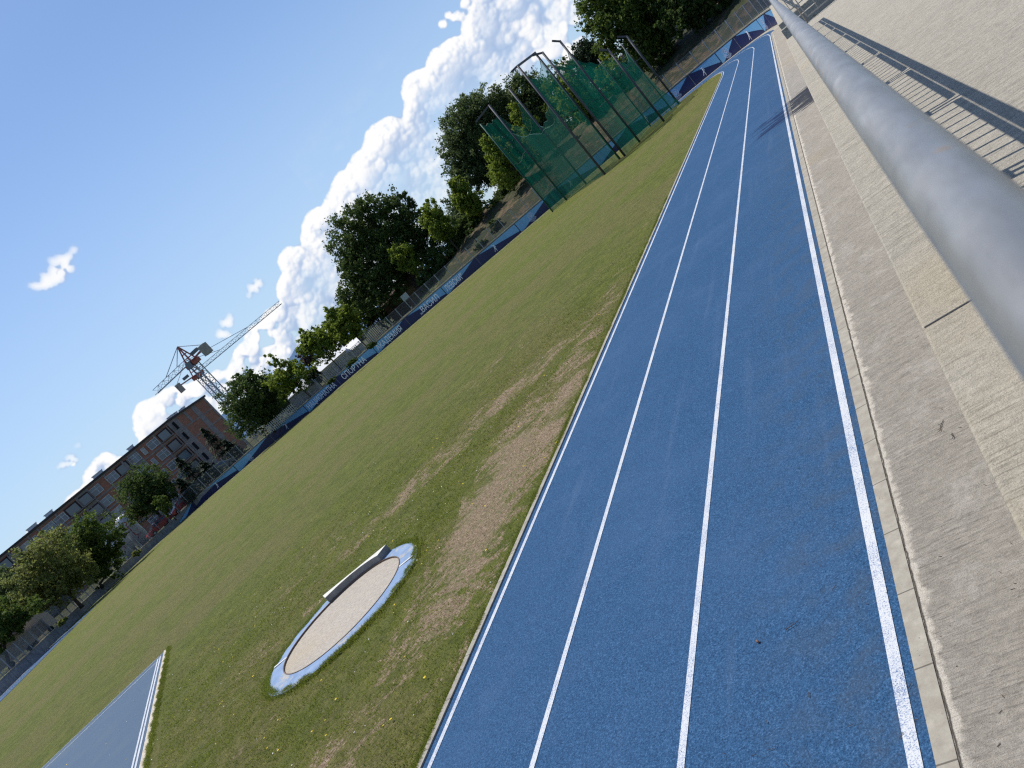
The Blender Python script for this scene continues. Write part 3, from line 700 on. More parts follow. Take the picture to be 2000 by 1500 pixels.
woods += [((905, 448, 20, 16), (925, 432, 20, 18), (890, 462, 18, 14)), ((985, 392, 20, 18), (1002, 378, 20, 16))]; wl += ['dull green undergrowth on the crest of the slope left of the thin black trunk', 'dull green undergrowth on the crest of the slope against the left cage pole']
for bl_, lb in zip(woods, wl): T('thicket', lb, 99 if 'sheds' not in lb else 114, None, list(bl_), 'dark', 8000, .34, .12, cat='thicket', group='dark thickets behind the trees')
def hedge(label, D, px, py, a, b, kind='dark', cnt=1500):
    p = PD(px, py, D); z = land_z(p.x, p.y); k = mpp(px, py, D); root = empty('shrub', (p.x, p.y, z)); tag(root, label, 'shrub', 'shrubs growing on the slope and verge')
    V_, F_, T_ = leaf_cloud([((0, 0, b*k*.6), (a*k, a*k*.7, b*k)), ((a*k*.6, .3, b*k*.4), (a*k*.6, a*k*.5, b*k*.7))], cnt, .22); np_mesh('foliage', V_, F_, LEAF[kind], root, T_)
    m = MB(); m.tube([(0, 0, -.1), (0, 0, b*k*.5)], [.05, .02], 6); m.build('stem', MAT_BARK, root)
for args in [('dark shrub behind the fence above the word АКАДЕМИЯ', 92, 722, 672, 9, 5), ('dark shrub behind the fence above the word СПОРТНА', 93, 680, 706, 12, 5), ('dark shrub behind the fence above the word НАЦИОНАЛНА', 94, 640, 738, 9, 4),
             ('rounded dark shrub behind the fence above the ЛЕВСКИ athlete', 90, 940, 480, 14, 9), ('rounded dark shrub behind the fence just left of the cage', 90, 975, 452, 13, 10), ('dark shrub on the slope seen through the cage', 90, 1245, 190, 12, 8),
             ('dark shrub at the foot of the slope right of the cage', 88, 1325, 135, 12, 7), ('brown-green shrub low behind the fence at the far left', 98, 120, 1215, 10, 5, 'olive'), ('pale green shrub behind the fence below the silos', 104, 268, 1085, 8, 5, 'olive')]:
    hedge(*args)

# ------------------------------------------------------------------ unfinished building
MAT_BRICK = None
n = NT('red_hollow_brick'); co = n.objco(); bt = n.new('ShaderNodeTexBrick'); n.L(n.scale(co, (1, 1, 1)), bt.inputs['Vector'])
xyz = n.xyz(co); cmb = n.new('ShaderNodeCombineXYZ'); n.L(xyz[0], cmb.inputs[0]); n.L(xyz[2], cmb.inputs[1]); n.L(cmb.outputs[0], bt.inputs['Vector'])
bt.inputs['Scale'].default_value = 1.0; bt.inputs['Brick Width'].default_value = .4; bt.inputs['Row Height'].default_value = .24; bt.inputs['Mortar Size'].default_value = .02
bt.inputs['Color1'].default_value = (.40, .155, .095, 1); bt.inputs['Color2'].default_value = (.31, .125, .078, 1); bt.inputs['Mortar'].default_value = (.20, .15, .12, 1)
MAT_BRICK = n.done(n.mix(n.math('MULTIPLY', n.smooth(n.noise(.7, 4, .6), .45, .7), .4), bt.outputs[0], (.16, .085, .06)), .9)
n = NT('raw_concrete_frame'); c = n.ramp(n.noise(.5, 6, .7, st=(1, 1, 3)), [(.3, (.17, .148, .142)), (.6, (.26, .23, .22)), (.8, (.35, .31, .30))]); MAT_RAW = n.done(c, .9)
n = NT('window_glass'); rd = n.new('ShaderNodeObjectInfo').outputs['Random']
MAT_GLASS = n.done(n.mix(n.noise(.5, 4, .6), n.ramp(rd, [(0, (.03, .045, .07)), (.5, (.07, .105, .15)), (.8, (.12, .16, .20)), (.9, (.30, .28, .25))], 'CONSTANT'), (.05, .075, .11)), .12, 0, .8)
MAT_WFRAME = flat('white_window_frame', (.55, .57, .60), .5)
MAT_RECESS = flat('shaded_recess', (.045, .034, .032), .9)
MAT_VOID = flat('dark_interior', (.008, .009, .013), .9)
MAT_ROOFED = flat('dark_roof_edge', (.05, .04, .038), .8)
b0 = azpt(400, 778, 220); b1 = azpt(327, 825, 204); b2 = azpt(0, 1093, 199)
ZT = PD(327, 825, 204).z; ZG = 1.0; STORY = (ZT-ZG)/5.0
bld = empty('unfinished_building', (b1.x, b1.y, ZG)); tag(bld, 'long unfinished five storey building of red brick infill and raw concrete with dark roof edge', 'building')
class Facade:
    def __init__(s, a, b):
        s.a = a; s.L = (b-a).length; s.t = (b-a)/s.L; s.nn = Vector((-s.t.y, s.t.x))
        if s.nn.dot(-a) < 0: s.nn = -s.nn
    def at(s, px, py):
        d = ray(px, py); D2 = Vector((d.x, d.y)); # a + t*u = k*D2
        det = s.t.x*(-D2.y)+s.t.y*D2.x; k_ = (-s.a.x*(-D2.y)-(-s.a.y)*(-D2.x)); u = ((-s.a.x)*(-D2.y)-(-s.a.y)*(-D2.x))/det
        p = s.a+s.t*u; k2 = p.length/D2.length; return u, CAM_H+k2*d.z
    def P(s, u, z, d): q = s.a+s.t*u+s.nn*d; return Vector((q.x, q.y, z))
    def box(s, m, u0_, z0, u1_, z1, d0, d1, mi=0):
        m.hexa([s.P(u0_, z0, d0), s.P(u1_, z0, d0), s.P(u1_, z0, d1), s.P(u0_, z0, d1), s.P(u0_, z1, d0), s.P(u1_, z1, d0), s.P(u1_, z1, d1), s.P(u0_, z1, d1)], mi)
inv = Matrix.Translation(-Vector(bld.location))
def bpart(m, name, mat, par=None):
    o = m.build(name, mat, par or bld)
    if par is None: o.matrix_parent_inverse = inv
    me = o.data
    return o
FB = Facade(b1, b2); FB.L2 = FB.L*1.55
FA = Facade(b0, b1)
m = MB(); FB.box(m, 0, ZG-1, FB.L2, ZT, -14, 0); wB = bpart(m, 'wall', MAT_BRICK)
m = MB(); FA.box(m, 0, ZG-1, FA.L, ZT, -14, 0); bpart(m, 'end_wall', MAT_BRICK)
m = MB(); FB.box(m, -.2, ZT, FB.L2+.3, ZT+.45, -14.4, .45); FA.box(m, -.4, ZT+.01, FA.L+.3, ZT+.46, -14.4, .45); bpart(m, 'roof', MAT_ROOFED)
m = MB()                                   # raw concrete frame and slabs proud of the brick
for k in range(0, 6):
    z = ZG+k*STORY; FB.box(m, 0, z-.28, FB.L2, z+.10, .002, .10)
for k in range(1, 6):
    z = ZG+k*STORY; FA.box(m, 0, z-.22, FA.L, z+.08, .002, .08)
for u in (0, 4.2, 9.2, 11.2, 12.8, 17.4, 21.8, 24.5, 29.5, 33.8, 36, 40.5, 44, 48, 53, 58, 63):
    if u < FB.L2: FB.box(m, u, ZG-1, u+.45, ZT-.01, .003, .16)
# concrete wall panels (the pale infills)
for (u0_, u1_) in ((9.65, 11.2), (21.8+.45, 24.5)): FB.box(m, u0_, ZG, u1_, ZT-.02, .003, .06)
for (f0, f1, rows) in ((.0, .05, range(5)), (.30, .42, (0, 1, 2, 3, 4)), (.80, 1.0, (0, 1, 2, 3, 4)), (.56, .62, (0, 2, 4))):
    for r_ in rows: FA.box(m, FA.L*f0, ZG+r_*STORY+.09, FA.L*f1, ZG+(r_+1)*STORY-.24, .003, .07)
bpart(m, 'concrete_frame', MAT_RAW)
def window(F, u, z, w, h, kind):
    if kind == 'loggia':
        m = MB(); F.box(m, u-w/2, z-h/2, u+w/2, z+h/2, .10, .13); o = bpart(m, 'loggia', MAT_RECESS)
        m = MB(); F.box(m, u-w*.40, z-h*.42, u+w*.40, z+h*.36, .14, .155); g = m.build('pane', MAT_GLASS, o)
        m = MB(); F.box(m, u-w*.56, z-h/2-.1, u+w*.56, z-h/2+.08, .14, .9); F.box(m, u-w*.56, z-h/2-.1, u-w*.51, z+h/2, .14, .8); m.build('balcony_slab', MAT_RAW, o); return
    if kind == 'void':
        m = MB(); F.box(m, u-w/2, z-h/2, u+w/2, z+h/2, .10, .13); bpart(m, 'opening', MAT_VOID); return
    if kind == 'slit':
        m = MB()
        for q in (-.36, .36): F.box(m, u+q*w-w*.22, z-h/2, u+q*w+w*.22, z+h/2, .10, .13)
        bpart(m, 'opening', MAT_VOID); return
    fr = .085; m = MB()
    F.box(m, u-w/2, z-h/2, u+w/2, z-h/2+fr, .10, .2); F.box(m, u-w/2, z+h/2-fr, u+w/2, z+h/2, .10, .2)
    F.box(m, u-w/2, z-h/2+fr, u-w/2+fr, z+h/2-fr, .10, .2); F.box(m, u+w/2-fr, z-h/2+fr, u+w/2, z+h/2-fr, .10, .2)
    F.box(m, u-w/2+fr, z+h*.12, u+w/2-fr, z+h*.12+fr*.8, .10, .19)
    if w > 1.2: F.box(m, u-.04-w*.1, z-h/2+fr, u+.04-w*.1, z+h/2-fr, .10, .185)
    o = bpart(m, 'window', MAT_WFRAME)
    m = MB(); F.box(m, u-w/2+fr, z-h/2+fr, u+w/2-fr, z+h/2-fr, .10, .13); m.build('pane', MAT_GLASS, o)
cols = [(301, 869, 'w'), (282, 882, 'n'), (274, 907, 'w'), (242, 916, 'loggia'), (221, 934, 'w'), (190, 960, 'w'), (168, 977, 'loggia'), (145, 997, 'loggia'), (122, 1016, 'w'), (99, 1033, 'void'), (72, 1054, 'n'), (51, 1069, 'w'), (31, 1086, 'loggia'), (10, 1106, 'loggia')]
ztop = ZT-STORY*.53
for c in cols:
    u, z = FB.at(c[0], c[1])
    for r_ in range(5):
        zz = ztop-r_*STORY
        if zz < ZG+1: continue
        k = c[2]
        if k == 'w': window(FB, u, zz, 2.5, 1.9, 'w')
        elif k == 'n': window(FB, u, zz, .9, 1.7, 'w')
        elif k == 'void': window(FB, u, zz, 2.6, 2.0, 'void' if r_ in (1, 3) else 'w')
        else: window(FB, u, zz, 3.0, 2.3, 'loggia')
u, z = FB.at(321, 850)
for r_ in range(5):
    window(FB, u, ztop-r_*STORY, 2.8, 2.3, 'loggia'); window(FB, u-2.75, ztop-r_*STORY, 1.5, 2.0, 'slit')
for uu in (52, 57, 62):
    for r_ in range(5): window(FB, uu, ztop-r_*STORY, 2.5, 1.9, 'w')
# roof hatches
for px, py, w in ((355, 795, 1.6), (350, 800, 2.2), (371, 786, 1.5), (262, 873, 1.4), (197, 925, 2.4), (102, 1004, 1.8), (69, 1031, 2.2)):
    F = FA if px > 330 else FB; u, z = F.at(px, py+3)
    m = MB(); F.box(m, u-w/2, ZT+.47, u+w/2, ZT+1.15, -3.2, -2.0); F.box(m, u-w/2-.15, ZT+1.15, u+w/2+.15, ZT+1.27, -3.3, -1.9); bpart(m, 'roof_vent', MAT_WFRAME)
# ------------------------------------------------------------------ tower cranes
MAT_CRANE = flat('grey_white_crane_steel', (.30, .32, .36), .5); MAT_CRED = flat('red_crane_steel', (.36, .10, .07), .5); MAT_CW = flat('concrete_counterweight', (.36, .32, .27), .9)
def lattice(m, a, b, w, h, seg, r=.055, tri=False):
    a = Vector(a); b = Vector(b); d = (b-a).normalized(); up_ = Vector((0, 0, 1)) if abs(d.z) < .9 else Vector((1, 0, 0)); x = d.cross(up_).normalized(); y = x.cross(d)
    if abs(d.z) > .9: cs = [x*w/2+y*w/2, -x*w/2+y*w/2, -x*w/2-y*w/2, x*w/2-y*w/2]
    else: cs = [x*w/2, -x*w/2, y*h]
    for c in cs: m.bar(a+c, b+c, r*2)
    n_ = max(2, int((b-a).length/seg)); L = (b-a)/n_
    for i in range(n_):
        p = a+L*i; q = a+L*(i+1)
        for k in range(len(cs)):
            c, e = cs[k], cs[(k+1) % len(cs)]; (m.bar(p+c, q+e, r) if i % 2 else m.bar(p+e, q+c, r)); m.bar(p+c, p+e, r)
def crane(label, D, mast_px, zj, apex_h, jib_px, cj_px, base_z=1.0, jw=1.2):
    mp = PD(*mast_px, D); mx = Vector((mp.x, mp.y)); root = empty('tower_crane', (mx.x, mx.y, base_z)); tag(root, label, 'crane', 'tower cranes behind the unfinished building')
    inv_ = Matrix.Translation(-Vector(root.location))
    def bp(m, nm, mt): o = m.build(nm, mt, root); o.matrix_parent_inverse = inv_; return o
    base_ = Vector((mx.x, mx.y, base_z)); top = Vector((mx.x, mx.y, zj))
    m = MB(); lattice(m, base_, top, 1.5, 1.5, 1.9, .085); bp(m, 'mast', MAT_CRANE)
    m = MB(); ap = top+Vector((0, 0, apex_h)); 
    for sx, sy in ((1, 1), (-1, 1), (-1, -1), (1, -1)): m.bar(top+Vector((sx*.9, sy*.9, 0)), ap, .22)
    for k in (.25, .5, .75):
        for sx, sy in ((1, 1), (-1, 1), (-1, -1), (1, -1)):
            m.bar(top.lerp(ap, k)+Vector((sx*.9*(1-k), sy*.9*(1-k), 0)), top.lerp(ap, k)+Vector((-sy*.9*(1-k), sx*.9*(1-k), 0)), .14)
    m.obox(top+Vector((0, 0, -.5)), (1.3, 0, 0), (0, 1.3, 0), (0, 0, .5)); bp(m, 'apex_tower', MAT_CRED)
    jt = PZ(*jib_px, zj) if isinstance(jib_px, tuple) else jib_px
    m = MB(); jr = top+(jt-top).normalized()*1.2; lattice(m, jr, jt, jw, jw, 1.6, .055); bp(m, 'jib', MAT_CRANE)
    m = MB(); mid_ = top.lerp(jt, .62)+Vector((0, 0, jw)); m.bar(ap, mid_, .12); m.bar(ap, top.lerp(jt, .3)+Vector((0, 0, jw)), .12)
    ct = PZ(*cj_px, zj) if isinstance(cj_px, tuple) else cj_px
    dj = (jt-top); dj.z = 0; dj.normalize(); ct = top-dj*(ct-top).length if not isinstance(cj_px, tuple) else ct
    m.bar(ap, ct+Vector((0, 0, .4)), .12); bp(m, 'tie_rod', MAT_CRANE)
    m = MB(); sd = Vector((-dj.y, dj.x, 0)); m.bar(top+sd*.5, ct+sd*.5, .18, .22); m.bar(top-sd*.5, ct-sd*.5, .18, .22)
    for k in range(1, 6): m.bar(top.lerp(ct, k/6)+sd*.5, top.lerp(ct, k/6)-sd*.5, .12)
    bp(m, 'counter_jib', MAT_CRED)
    m = MB(); c = ct.lerp(top, .08); m.obox(c+Vector((0, 0, -.5)), sd*.8, dj*.75, (0, 0, 1.2)); bp(m, 'counterweight', MAT_CW)
    m = MB(); m.obox(top.lerp(ct, .45)+Vector((0, 0, .9)), sd*.45, dj*.9, (0, 0, .35)); bp(m, 'winch_box', MAT_BARS)
    m = MB(); m.obox(top+sd*1.3+Vector((0, 0, -.5)), sd*.5, dj*.7, (0, 0, .75)); bp(m, 'operator_cab', MAT_GLASS)
    return root
pm_ = PD(370, 700, 190); D1 = 190
zj1 = PD(374, 706, D1).z
crane('red and white tower crane with raised apex, nearer of the two, short jib pointing left', D1, (374, 706), zj1, PD(343, 680, D1).z-zj1, (306, 770), (400, 676))
D2 = 235; zj2 = PD(384, 731, D2).z
crane('second tower crane behind, with the long lattice jib reaching up right past the cloud', D2, (386, 732), zj2, 4.5, (550, 593), (346, 757), jw=1.0)

# ------------------------------------------------------------------ silos
MAT_SILO = flat('white_silo_paint', (.52, .53, .55), .45, var=.06); MAT_SRED = flat('red_silo_letters', (.42, .05, .05), .5)
def silo(label, D, px, py, r_, hgt, txt):
    p = PD(px, py, D); z0 = land_z(p.x, p.y); zc = p.z; root = empty('silo', (p.x, p.y, z0)); tag(root, label, 'silo', 'white silos on steel legs')
    zb = zc-hgt/2-z0; zt = zc+hgt/2-z0; m = MB()
    m.tube([(0, 0, zb-1.6), (0, 0, zb), (0, 0, zt-.7), (0, 0, zt-.25), (0, 0, zt)], [.25, r_, r_, r_*.85, r_*.4], 28); m.build('tank', MAT_SILO, root, smooth=True)
    for k in range(4):
        a = k*math.pi/2+.5; c_, s_ = math.cos(a)*r_*.85, math.sin(a)*r_*.85; mm = MB(); mm.bar((c_, s_, 0), (c_, s_, zb), .14); mm.build('leg', MAT_GALV, root)
    mm = MB()
    for k in range(4):
        a = k*math.pi/2+.5; b = a+math.pi/2; pa = Vector((math.cos(a)*r_*.85, math.sin(a)*r_*.85, 0)); pb = Vector((math.cos(b)*r_*.85, math.sin(b)*r_*.85, 0)); zz = Vector((0, 0, zb))
        mm.bar(pa, pb+zz, .08); mm.bar(pb, pa+zz, .08); mm.bar(pa+zz*.98, pb+zz*.98, .12)
    mm.build('cross_brace', MAT_GALV, root)
    me = text_mesh(txt); xs_ = [v.co.x for v in me.vertices]; L = max(xs_)-min(xs_); a0 = math.atan2(-p.y, -p.x)
    Hh = (zt-zb)*.74; wd = r_*.75
    for v in me.vertices:
        t = (v.co.x-min(xs_))/L; off_ = (v.co.y/.73-.5)*wd; z = zt-.9-t*Hh; a = a0+off_/r_+.25
        v.co = (math.cos(a)*(r_+.02), math.sin(a)*(r_+.02), z)
    me.materials.clear(); me.materials.append(MAT_SRED); link('lettering', me, root)
silo('white round-topped silo with red vertical letters, more visible of the two beside the red car', 128, 253, 1031, 1.2, 4.2, 'XELLA')
silo('white silo with red letters mostly hidden by leaves, left of the other silo', 126, 226, 1055, 1.3, 4.0, 'XELLA')

# ------------------------------------------------------------------ cars and trailers
MAT_CARRED = flat('red_car_paint', (.40, .018, .022), .25, spec=.6, var=.05); MAT_TYRE = flat('black_tyre', (.012, .012, .013), .8); MAT_RIM = flat('grey_rim', (.30, .31, .33), .35, .6)
MAT_SILVER = flat('silver_car_paint', (.20, .23, .24), .3, .3, var=.05); MAT_LAMP = flat('lamp_glass', (.6, .6, .58), .15)
def car(label, p, rz, mat, L=3.9):
    root = empty('parked_car', p, rz); tag(root, label, 'car', None); W = .82
    prof = [(-L/2, .35), (-L/2, .72), (-L/2+.12, .88), (-L/2+.35, 1.32), (-L/2+.7, 1.46), (.15, 1.48), (.5, 1.38), (1.05, .95), (1.7, .84), (L/2, .66), (L/2, .34), (L/2-.25, .25), (-L/2+.25, .25)]
    m = MB(); n_ = len(prof); k = len(m.v)
    for sgn, ins in ((-1, 0), (1, 0)):
        for x, z in prof: m.v.append((x, sgn*(W-(.16 if z > 1.0 else 0)), z))
    for i in range(n_): j = (i+1) % n_; m.f.append((k+i, k+j, k+n_+j, k+n_+i)); m.m.append(0)
    m.f.append(tuple(range(k+n_-1, k-1, -1))); m.m.append(0); m.f.append(tuple(range(k+n_, k+2*n_))); m.m.append(0)
    m.build('body', mat, root, bevel=.05)
    for sgn in (-1, 1):
        m = MB(); y = sgn*(W-.07)
        for q in ([(-L/2+.42, .95), (-L/2+.55, 1.3), (-.55, 1.38), (-.55, .95)], [(-.47, .95), (-.47, 1.38), (.15, 1.38), (.9, .95)]): m.poly([(x, y+sgn*(.015 if z < 1 else -.085)+sgn*.06, z) for x, z in q])
        m.build('side_window', MAT_GLASS, root)
    m = MB(); m.quad((.56, -.6, 1.375), (1.04, -.68, .975), (1.04, .68, .975), (.56, .6, 1.375)); o = m.build('windscreen', MAT_GLASS, root); o.location.z = .02; o.location.x = .02
    for x in (-L/2+.72, L/2-.78):
        for sgn in (-1, 1):
            w = MB(); w.tube([(x, sgn*(W-.17), .31), (x, sgn*(W+.02), .31)], .31, 20); wo = w.build('wheel', MAT_TYRE, root)
            w = MB(); w.tube([(x, sgn*(W+.0), .31), (x, sgn*(W+.035), .31)], .18, 14); w.build('rim', MAT_RIM, wo)
    for sgn in (-1, 1):
        m = MB(); m.obox((L/2-.02, sgn*.6, .62), (.03, 0, 0), (0, .16, 0), (0, 0, .07)); m.build('headlight', MAT_LAMP, root)
    return root
for px, py, D, lab, mt, rz in ((310, 1028, 121, 'red hatchback parked behind the fence, lower of the two red cars', MAT_CARRED, R(196)), (350, 983, 121, 'red hatchback half hidden by the small bushy tree, upper of the two red cars', MAT_CARRED, R(200)), (433, 914, 124, 'silver car behind the fence below the ragged conifer', MAT_SILVER, R(20))):
    p = PD(px, py, D); car(lab, (p.x, p.y, land_z(p.x, p.y)), rz+math.atan2(-p.x, p.y)*1.0, mt)
MAT_BEIGE = flat('beige_ribbed_tarpaulin', (.40, .33, .27), .7, var=.1)
def trailer(label, D, px, py, w, h):
    p = PD(px, py, D); z = land_z(p.x, p.y); az = math.atan2(-p.x, p.y); root = empty('covered_trailer', (p.x, p.y, z), az); tag(root, label, 'trailer', 'beige trailers behind the far left fence')
    m = MB(); pr = [(-w/2, .5), (w/2, .5), (w/2, h*.75), (w*.22, h), (-w*.3, h), (-w/2, h*.8)]
    a = [(x, -1.0, z_) for x, z_ in pr]; b = [(x, 1.0, z_) for x, z_ in pr]; m.poly(a); m.poly(b[::-1])
    for i in range(len(pr)): j = (i+1) % len(pr); m.quad(a[i], b[i], b[j], a[j])
    m.build('cover', MAT_BEIGE, root, bevel=.05)
    for x in (-w*.25, w*.25):
        m = MB(); m.tube([(x, -1.02, .3), (x, -.85, .3)], .3, 16); m.build('wheel', MAT_TYRE, root)
trailer('beige covered trailer with sloping roof behind the far left fence, brighter upper one', 101, 74, 1232, 3.6, 2.5)
trailer('beige covered trailer nearest the left edge, lower and more shaded one', 99, 30, 1270, 4.2, 2.3)

# ------------------------------------------------------------------ tents, picket fences, shed
MAT_TENT = flat('white_tent_fabric', (.80, .80, .80), .8, var=.04); MAT_TENTG = flat('grey_tent_fabric', (.40, .40, .39), .8)
MAT_PICK = flat('weathered_white_pickets', (.36, .36, .34), .8); MAT_WOOD = flat('brown_planks', (.055, .030, .018), .85, var=.4, scale=4); MAT_TAN = flat('tan_planks', (.13, .095, .06), .85, var=.3, scale=4)
def gable(name, label, cat, D, pA, pB, zbot, zeave, zridge, depth, mats, grp=None):
    a = azpt(*pA, D); b = azpt(*pB, D); t = (b-a).normalized(); nn = Vector((-t.y, t.x)); nn = nn if nn.dot(a) > 0 else -nn
    root = empty(name, (a.x, a.y, zbot)); tag(root, label, cat, grp); q = lambda u, v, z: (u*t.x+v*nn.x, u*t.y+v*nn.y, z-zbot); L = (b-a).length
    m = MB(); m.quad(q(0, 0, zbot), q(L, 0, zbot), q(L, 0, zeave), q(0, 0, zeave)); m.quad(q(0, depth, zbot), q(L, depth, zbot), q(L, depth, zeave), q(0, depth, zeave))
    for u in (0, L): m.poly([q(u, 0, zbot), q(u, depth, zbot), q(u, depth, zeave), q(u, depth/2, zridge), q(u, 0, zeave)])
    m.build('wall', mats[0], root); m = MB(); e = .2
    K = max(1, int(L/3.2))
    for i in range(K):
        u0_, u1_ = L*i/K-(e if i == 0 else 0), L*(i+1)/K+(e if i == K-1 else 0); um = (u0_+u1_)/2
        for (ua, ub, za, zb_) in ((u0_, um, 0, .14), (um, u1_, .14, 0)):
            m.quad(q(ua, -e, zeave-.08), q(ub, -e, zeave-.08), q(ub, depth/2, zridge+zb_*0+.02), q(ua, depth/2, zridge+.02)); m.quad(q(ua, depth+e, zeave-.08), q(ub, depth+e, zeave-.08), q(ub, depth/2, zridge+.02), q(ua, depth/2, zridge+.02))
    m.build('roof', mats[1], root); return root
def zat(px, py, D): return PD(px, py, D).z
gable('marquee_tent', 'long bright white tent roof behind the picket fence', 'tent', 112, (621, 722), (672, 682), 1.1, zat(640, 706, 112)-.3, zat(640, 690, 112)+.3, 5, (MAT_TENT, MAT_TENT), 'white tents')
gable('marquee_tent', 'white tent with canvas roof at the right end, under the small bright tree', 'tent', 114, (674, 685), (700, 664), 1.1, zat(688, 676, 114)-.3, zat(688, 664, 114), 5, (MAT_TENT, MAT_TENT), 'white tents')
gable('grey_tent', 'small grey pointed tent between two young trees', 'tent', 112, (590, 757), (612, 742), 1.1, zat(600, 755, 112), zat(595, 735, 112), 4, (MAT_TENTG, MAT_TENTG))
gable('glass_shed', 'low pale grey glazed shed behind the thin black trunks', 'shed', 113, (566, 782), (592, 760), 1.1, zat(578, 765, 113), zat(578, 759, 113), 4, (MAT_WFRAME, MAT_WFRAME))
gable('wooden_shed', 'dark brown plank shed in the shade under the big oak', 'shed', 112, (752, 606), (782, 580), 1.2, zat(765, 580, 112), zat(762, 570, 112), 4, (MAT_WOOD, MAT_WOOD))
gable('plank_shed', 'tan plank shed right of the dark brown shed under the oak', 'shed', 110, (786, 578), (810, 560), 1.3, zat(790, 556, 110), zat(788, 550, 110), 3, (MAT_TAN, MAT_TAN))
gable('grey_building', 'pale grey concrete building glimpsed between the trees at the top', 'building', 128, (1190, 110), (1370, -20), 3, zat(1300, 30, 128), zat(1300, 22, 128), 12, (MAT_RAW, MAT_WALL))
def pickets(label, D, pA, pB, h, pitch=.24):
    a = azpt(*pA, D); b = azpt(*pB, D); t = (b-a).normalized(); L = (b-a).length; z0 = land_z((a.x+b.x)/2, (a.y+b.y)/2)
    root = empty('picket_fence', (a.x, a.y, z0)); tag(root, label, 'fence', 'picket fences behind the verge'); m = MB()
    for i in range(int(L/pitch)):
        u = i*pitch; c = Vector((t.x*u, t.y*u, 0)); tt = Vector((t.x, t.y, 0))*.06; m.poly([c-tt, c+tt, c+tt+Vector((0, 0, h-.12)), c+Vector((0, 0, h)), c-tt+Vector((0, 0, h-.12))])
    m.build('pickets', MAT_PICK, root); m = MB()
    for z in (.35, h-.4): m.bar((0, 0, z), (t.x*L, t.y*L, z), .07)
    m.build('rail', MAT_PICK, root)
pickets('long pale picket fence in front of the white tent', 107, (626, 738), (700, 676), 1.35)
pickets('tall white picket fence right of the young tree, left of the oak', 108, (712, 660), (748, 630), 1.9)
pickets('pale picket fence below the grey pointed tent', 106, (596, 768), (622, 745), 1.2)
pickets('pale picket fence left of the thin trunks, right of the dark round-headed tree', 104, (525, 842), (574, 790), 1.2)
# noticeboards
def board_sign(label, D, px, py, w, h, post, c=(.5, .52, .5)):
    p = PD(px, py, D); z = land_z(p.x, p.y); root = empty('notice_board', (p.x, p.y, z), math.atan2(-p.x, p.y)*1.0); tag(root, label, 'sign')
    m = MB(); m.box(-w/2, -.03, p.z-z-h/2, w/2, .03, p.z-z+h/2); m.build('panel', flat('board_paint', c, .6), root, bevel=.01)
    for x in (-w*.4, w*.4): m = MB(); m.box(x-.03, .032, 0, x+.03, .09, p.z-z+h/2-.05); m.build('post', post, root)
board_sign('pale square board standing at the tan plank shed', 96, 791, 580, .85, .75, MAT_GALV, (.33, .36, .33))
board_sign('small white board beside a red post under the trees right of the oak', 98, 871, 493, .75, .4, MAT_CRED, (.6, .62, .6))
# street lamps
def lamp(label, D, head, base_, side):
    p = PD(*head, D); b = PD(*base_, D); z = land_z(b.x, b.y); root = empty('street_lamp', (b.x, b.y, z)); tag(root, label, 'lamp', 'street lamps with curved arms'); H = p.z-z
    dx, dy = p.x-b.x, p.y-b.y
    m = MB(); m.tube([(0, 0, 0), (0, 0, H-.5), (dx*.3, dy*.3, H-.1), (dx, dy, H)], [.09, .06, .05, .04], 8); m.build('pole', MAT_GALV, root, smooth=True)
    m = MB(); m.tube([(dx, dy, H), (dx*1.5, dy*1.5, H-.02), (dx*1.9, dy*1.9, H-.15)], [.06, .13, .05], 8); m.build('lamp_head', MAT_WFRAME, root, smooth=True)
lamp('street lamp with white curved head over the dark green tree by the silos', 118, (222, 1027), (262, 1078), 1)
lamp('street lamp with white curved head beside the brick end wall', 112, (478, 854), (492, 872), 1)
# pipe along the top of the bank
a = PD(862, 482, 99); b = PD(1024, 357, 99); root = empty('pipe_rail', a); tag(root, 'long thin pipe rail along the top of the brown slope left of the cage', 'rail')
m = MB(); m.tube([(0, 0, 0), b-a], .05, 8); m.build('pipe', MAT_GALV, root); 
for k in range(7):
    m = MB(); c = (b-a)*k/6; m.bar(c, c-Vector((0, 0, 1.0)), .05); m.build('post', MAT_GALV, root)

# ------------------------------------------------------------------ hills
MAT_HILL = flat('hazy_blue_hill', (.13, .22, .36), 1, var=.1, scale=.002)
prof = [(-75, .5), (-66, .9), (-60, .7), (-54, 1.0), (-48, .8), (-45.2, 1.5), (-44.2, 2.35), (-43.2, 1.5), (-42.2, .9), (-41.2, 1.5), (-40.6, 1.95), (-39.9, 1.2), (-39.1, 1.7), (-38.5, 2.25), (-37.7, 2.5), (-36.9, 1.9), (-35.5, 1.2), (-30, .9), (-20, 1.2), (-8, 1.0), (5, .9), (20, 1.2)]
m = MB()
for (a0, e0), (a1, e1) in zip(prof, prof[1:]):
    for k in range(4):
        t0, t1 = k/4, (k+1)/4; aa, ab = a0+(a1-a0)*t0, a0+(a1-a0)*t1; s0_, s1_ = t0*t0*(3-2*t0), t1*t1*(3-2*t1); ea, eb = e0+(e1-e0)*s0_, e0+(e1-e0)*s1_; D = 4500
        pa = (D*math.sin(R(aa)), D*math.cos(R(aa))); pb = (D*math.sin(R(ab)), D*math.cos(R(ab)))
        m.quad((*pa, -5), (*pb, -5), (pb[0]*1.05, pb[1]*1.05, D*math.tan(R(eb))), (pa[0]*1.05, pa[1]*1.05, D*math.tan(R(ea))))
tag(m.build('hills', MAT_HILL, smooth=True), kind='structure', label='hazy blue hills on the horizon')

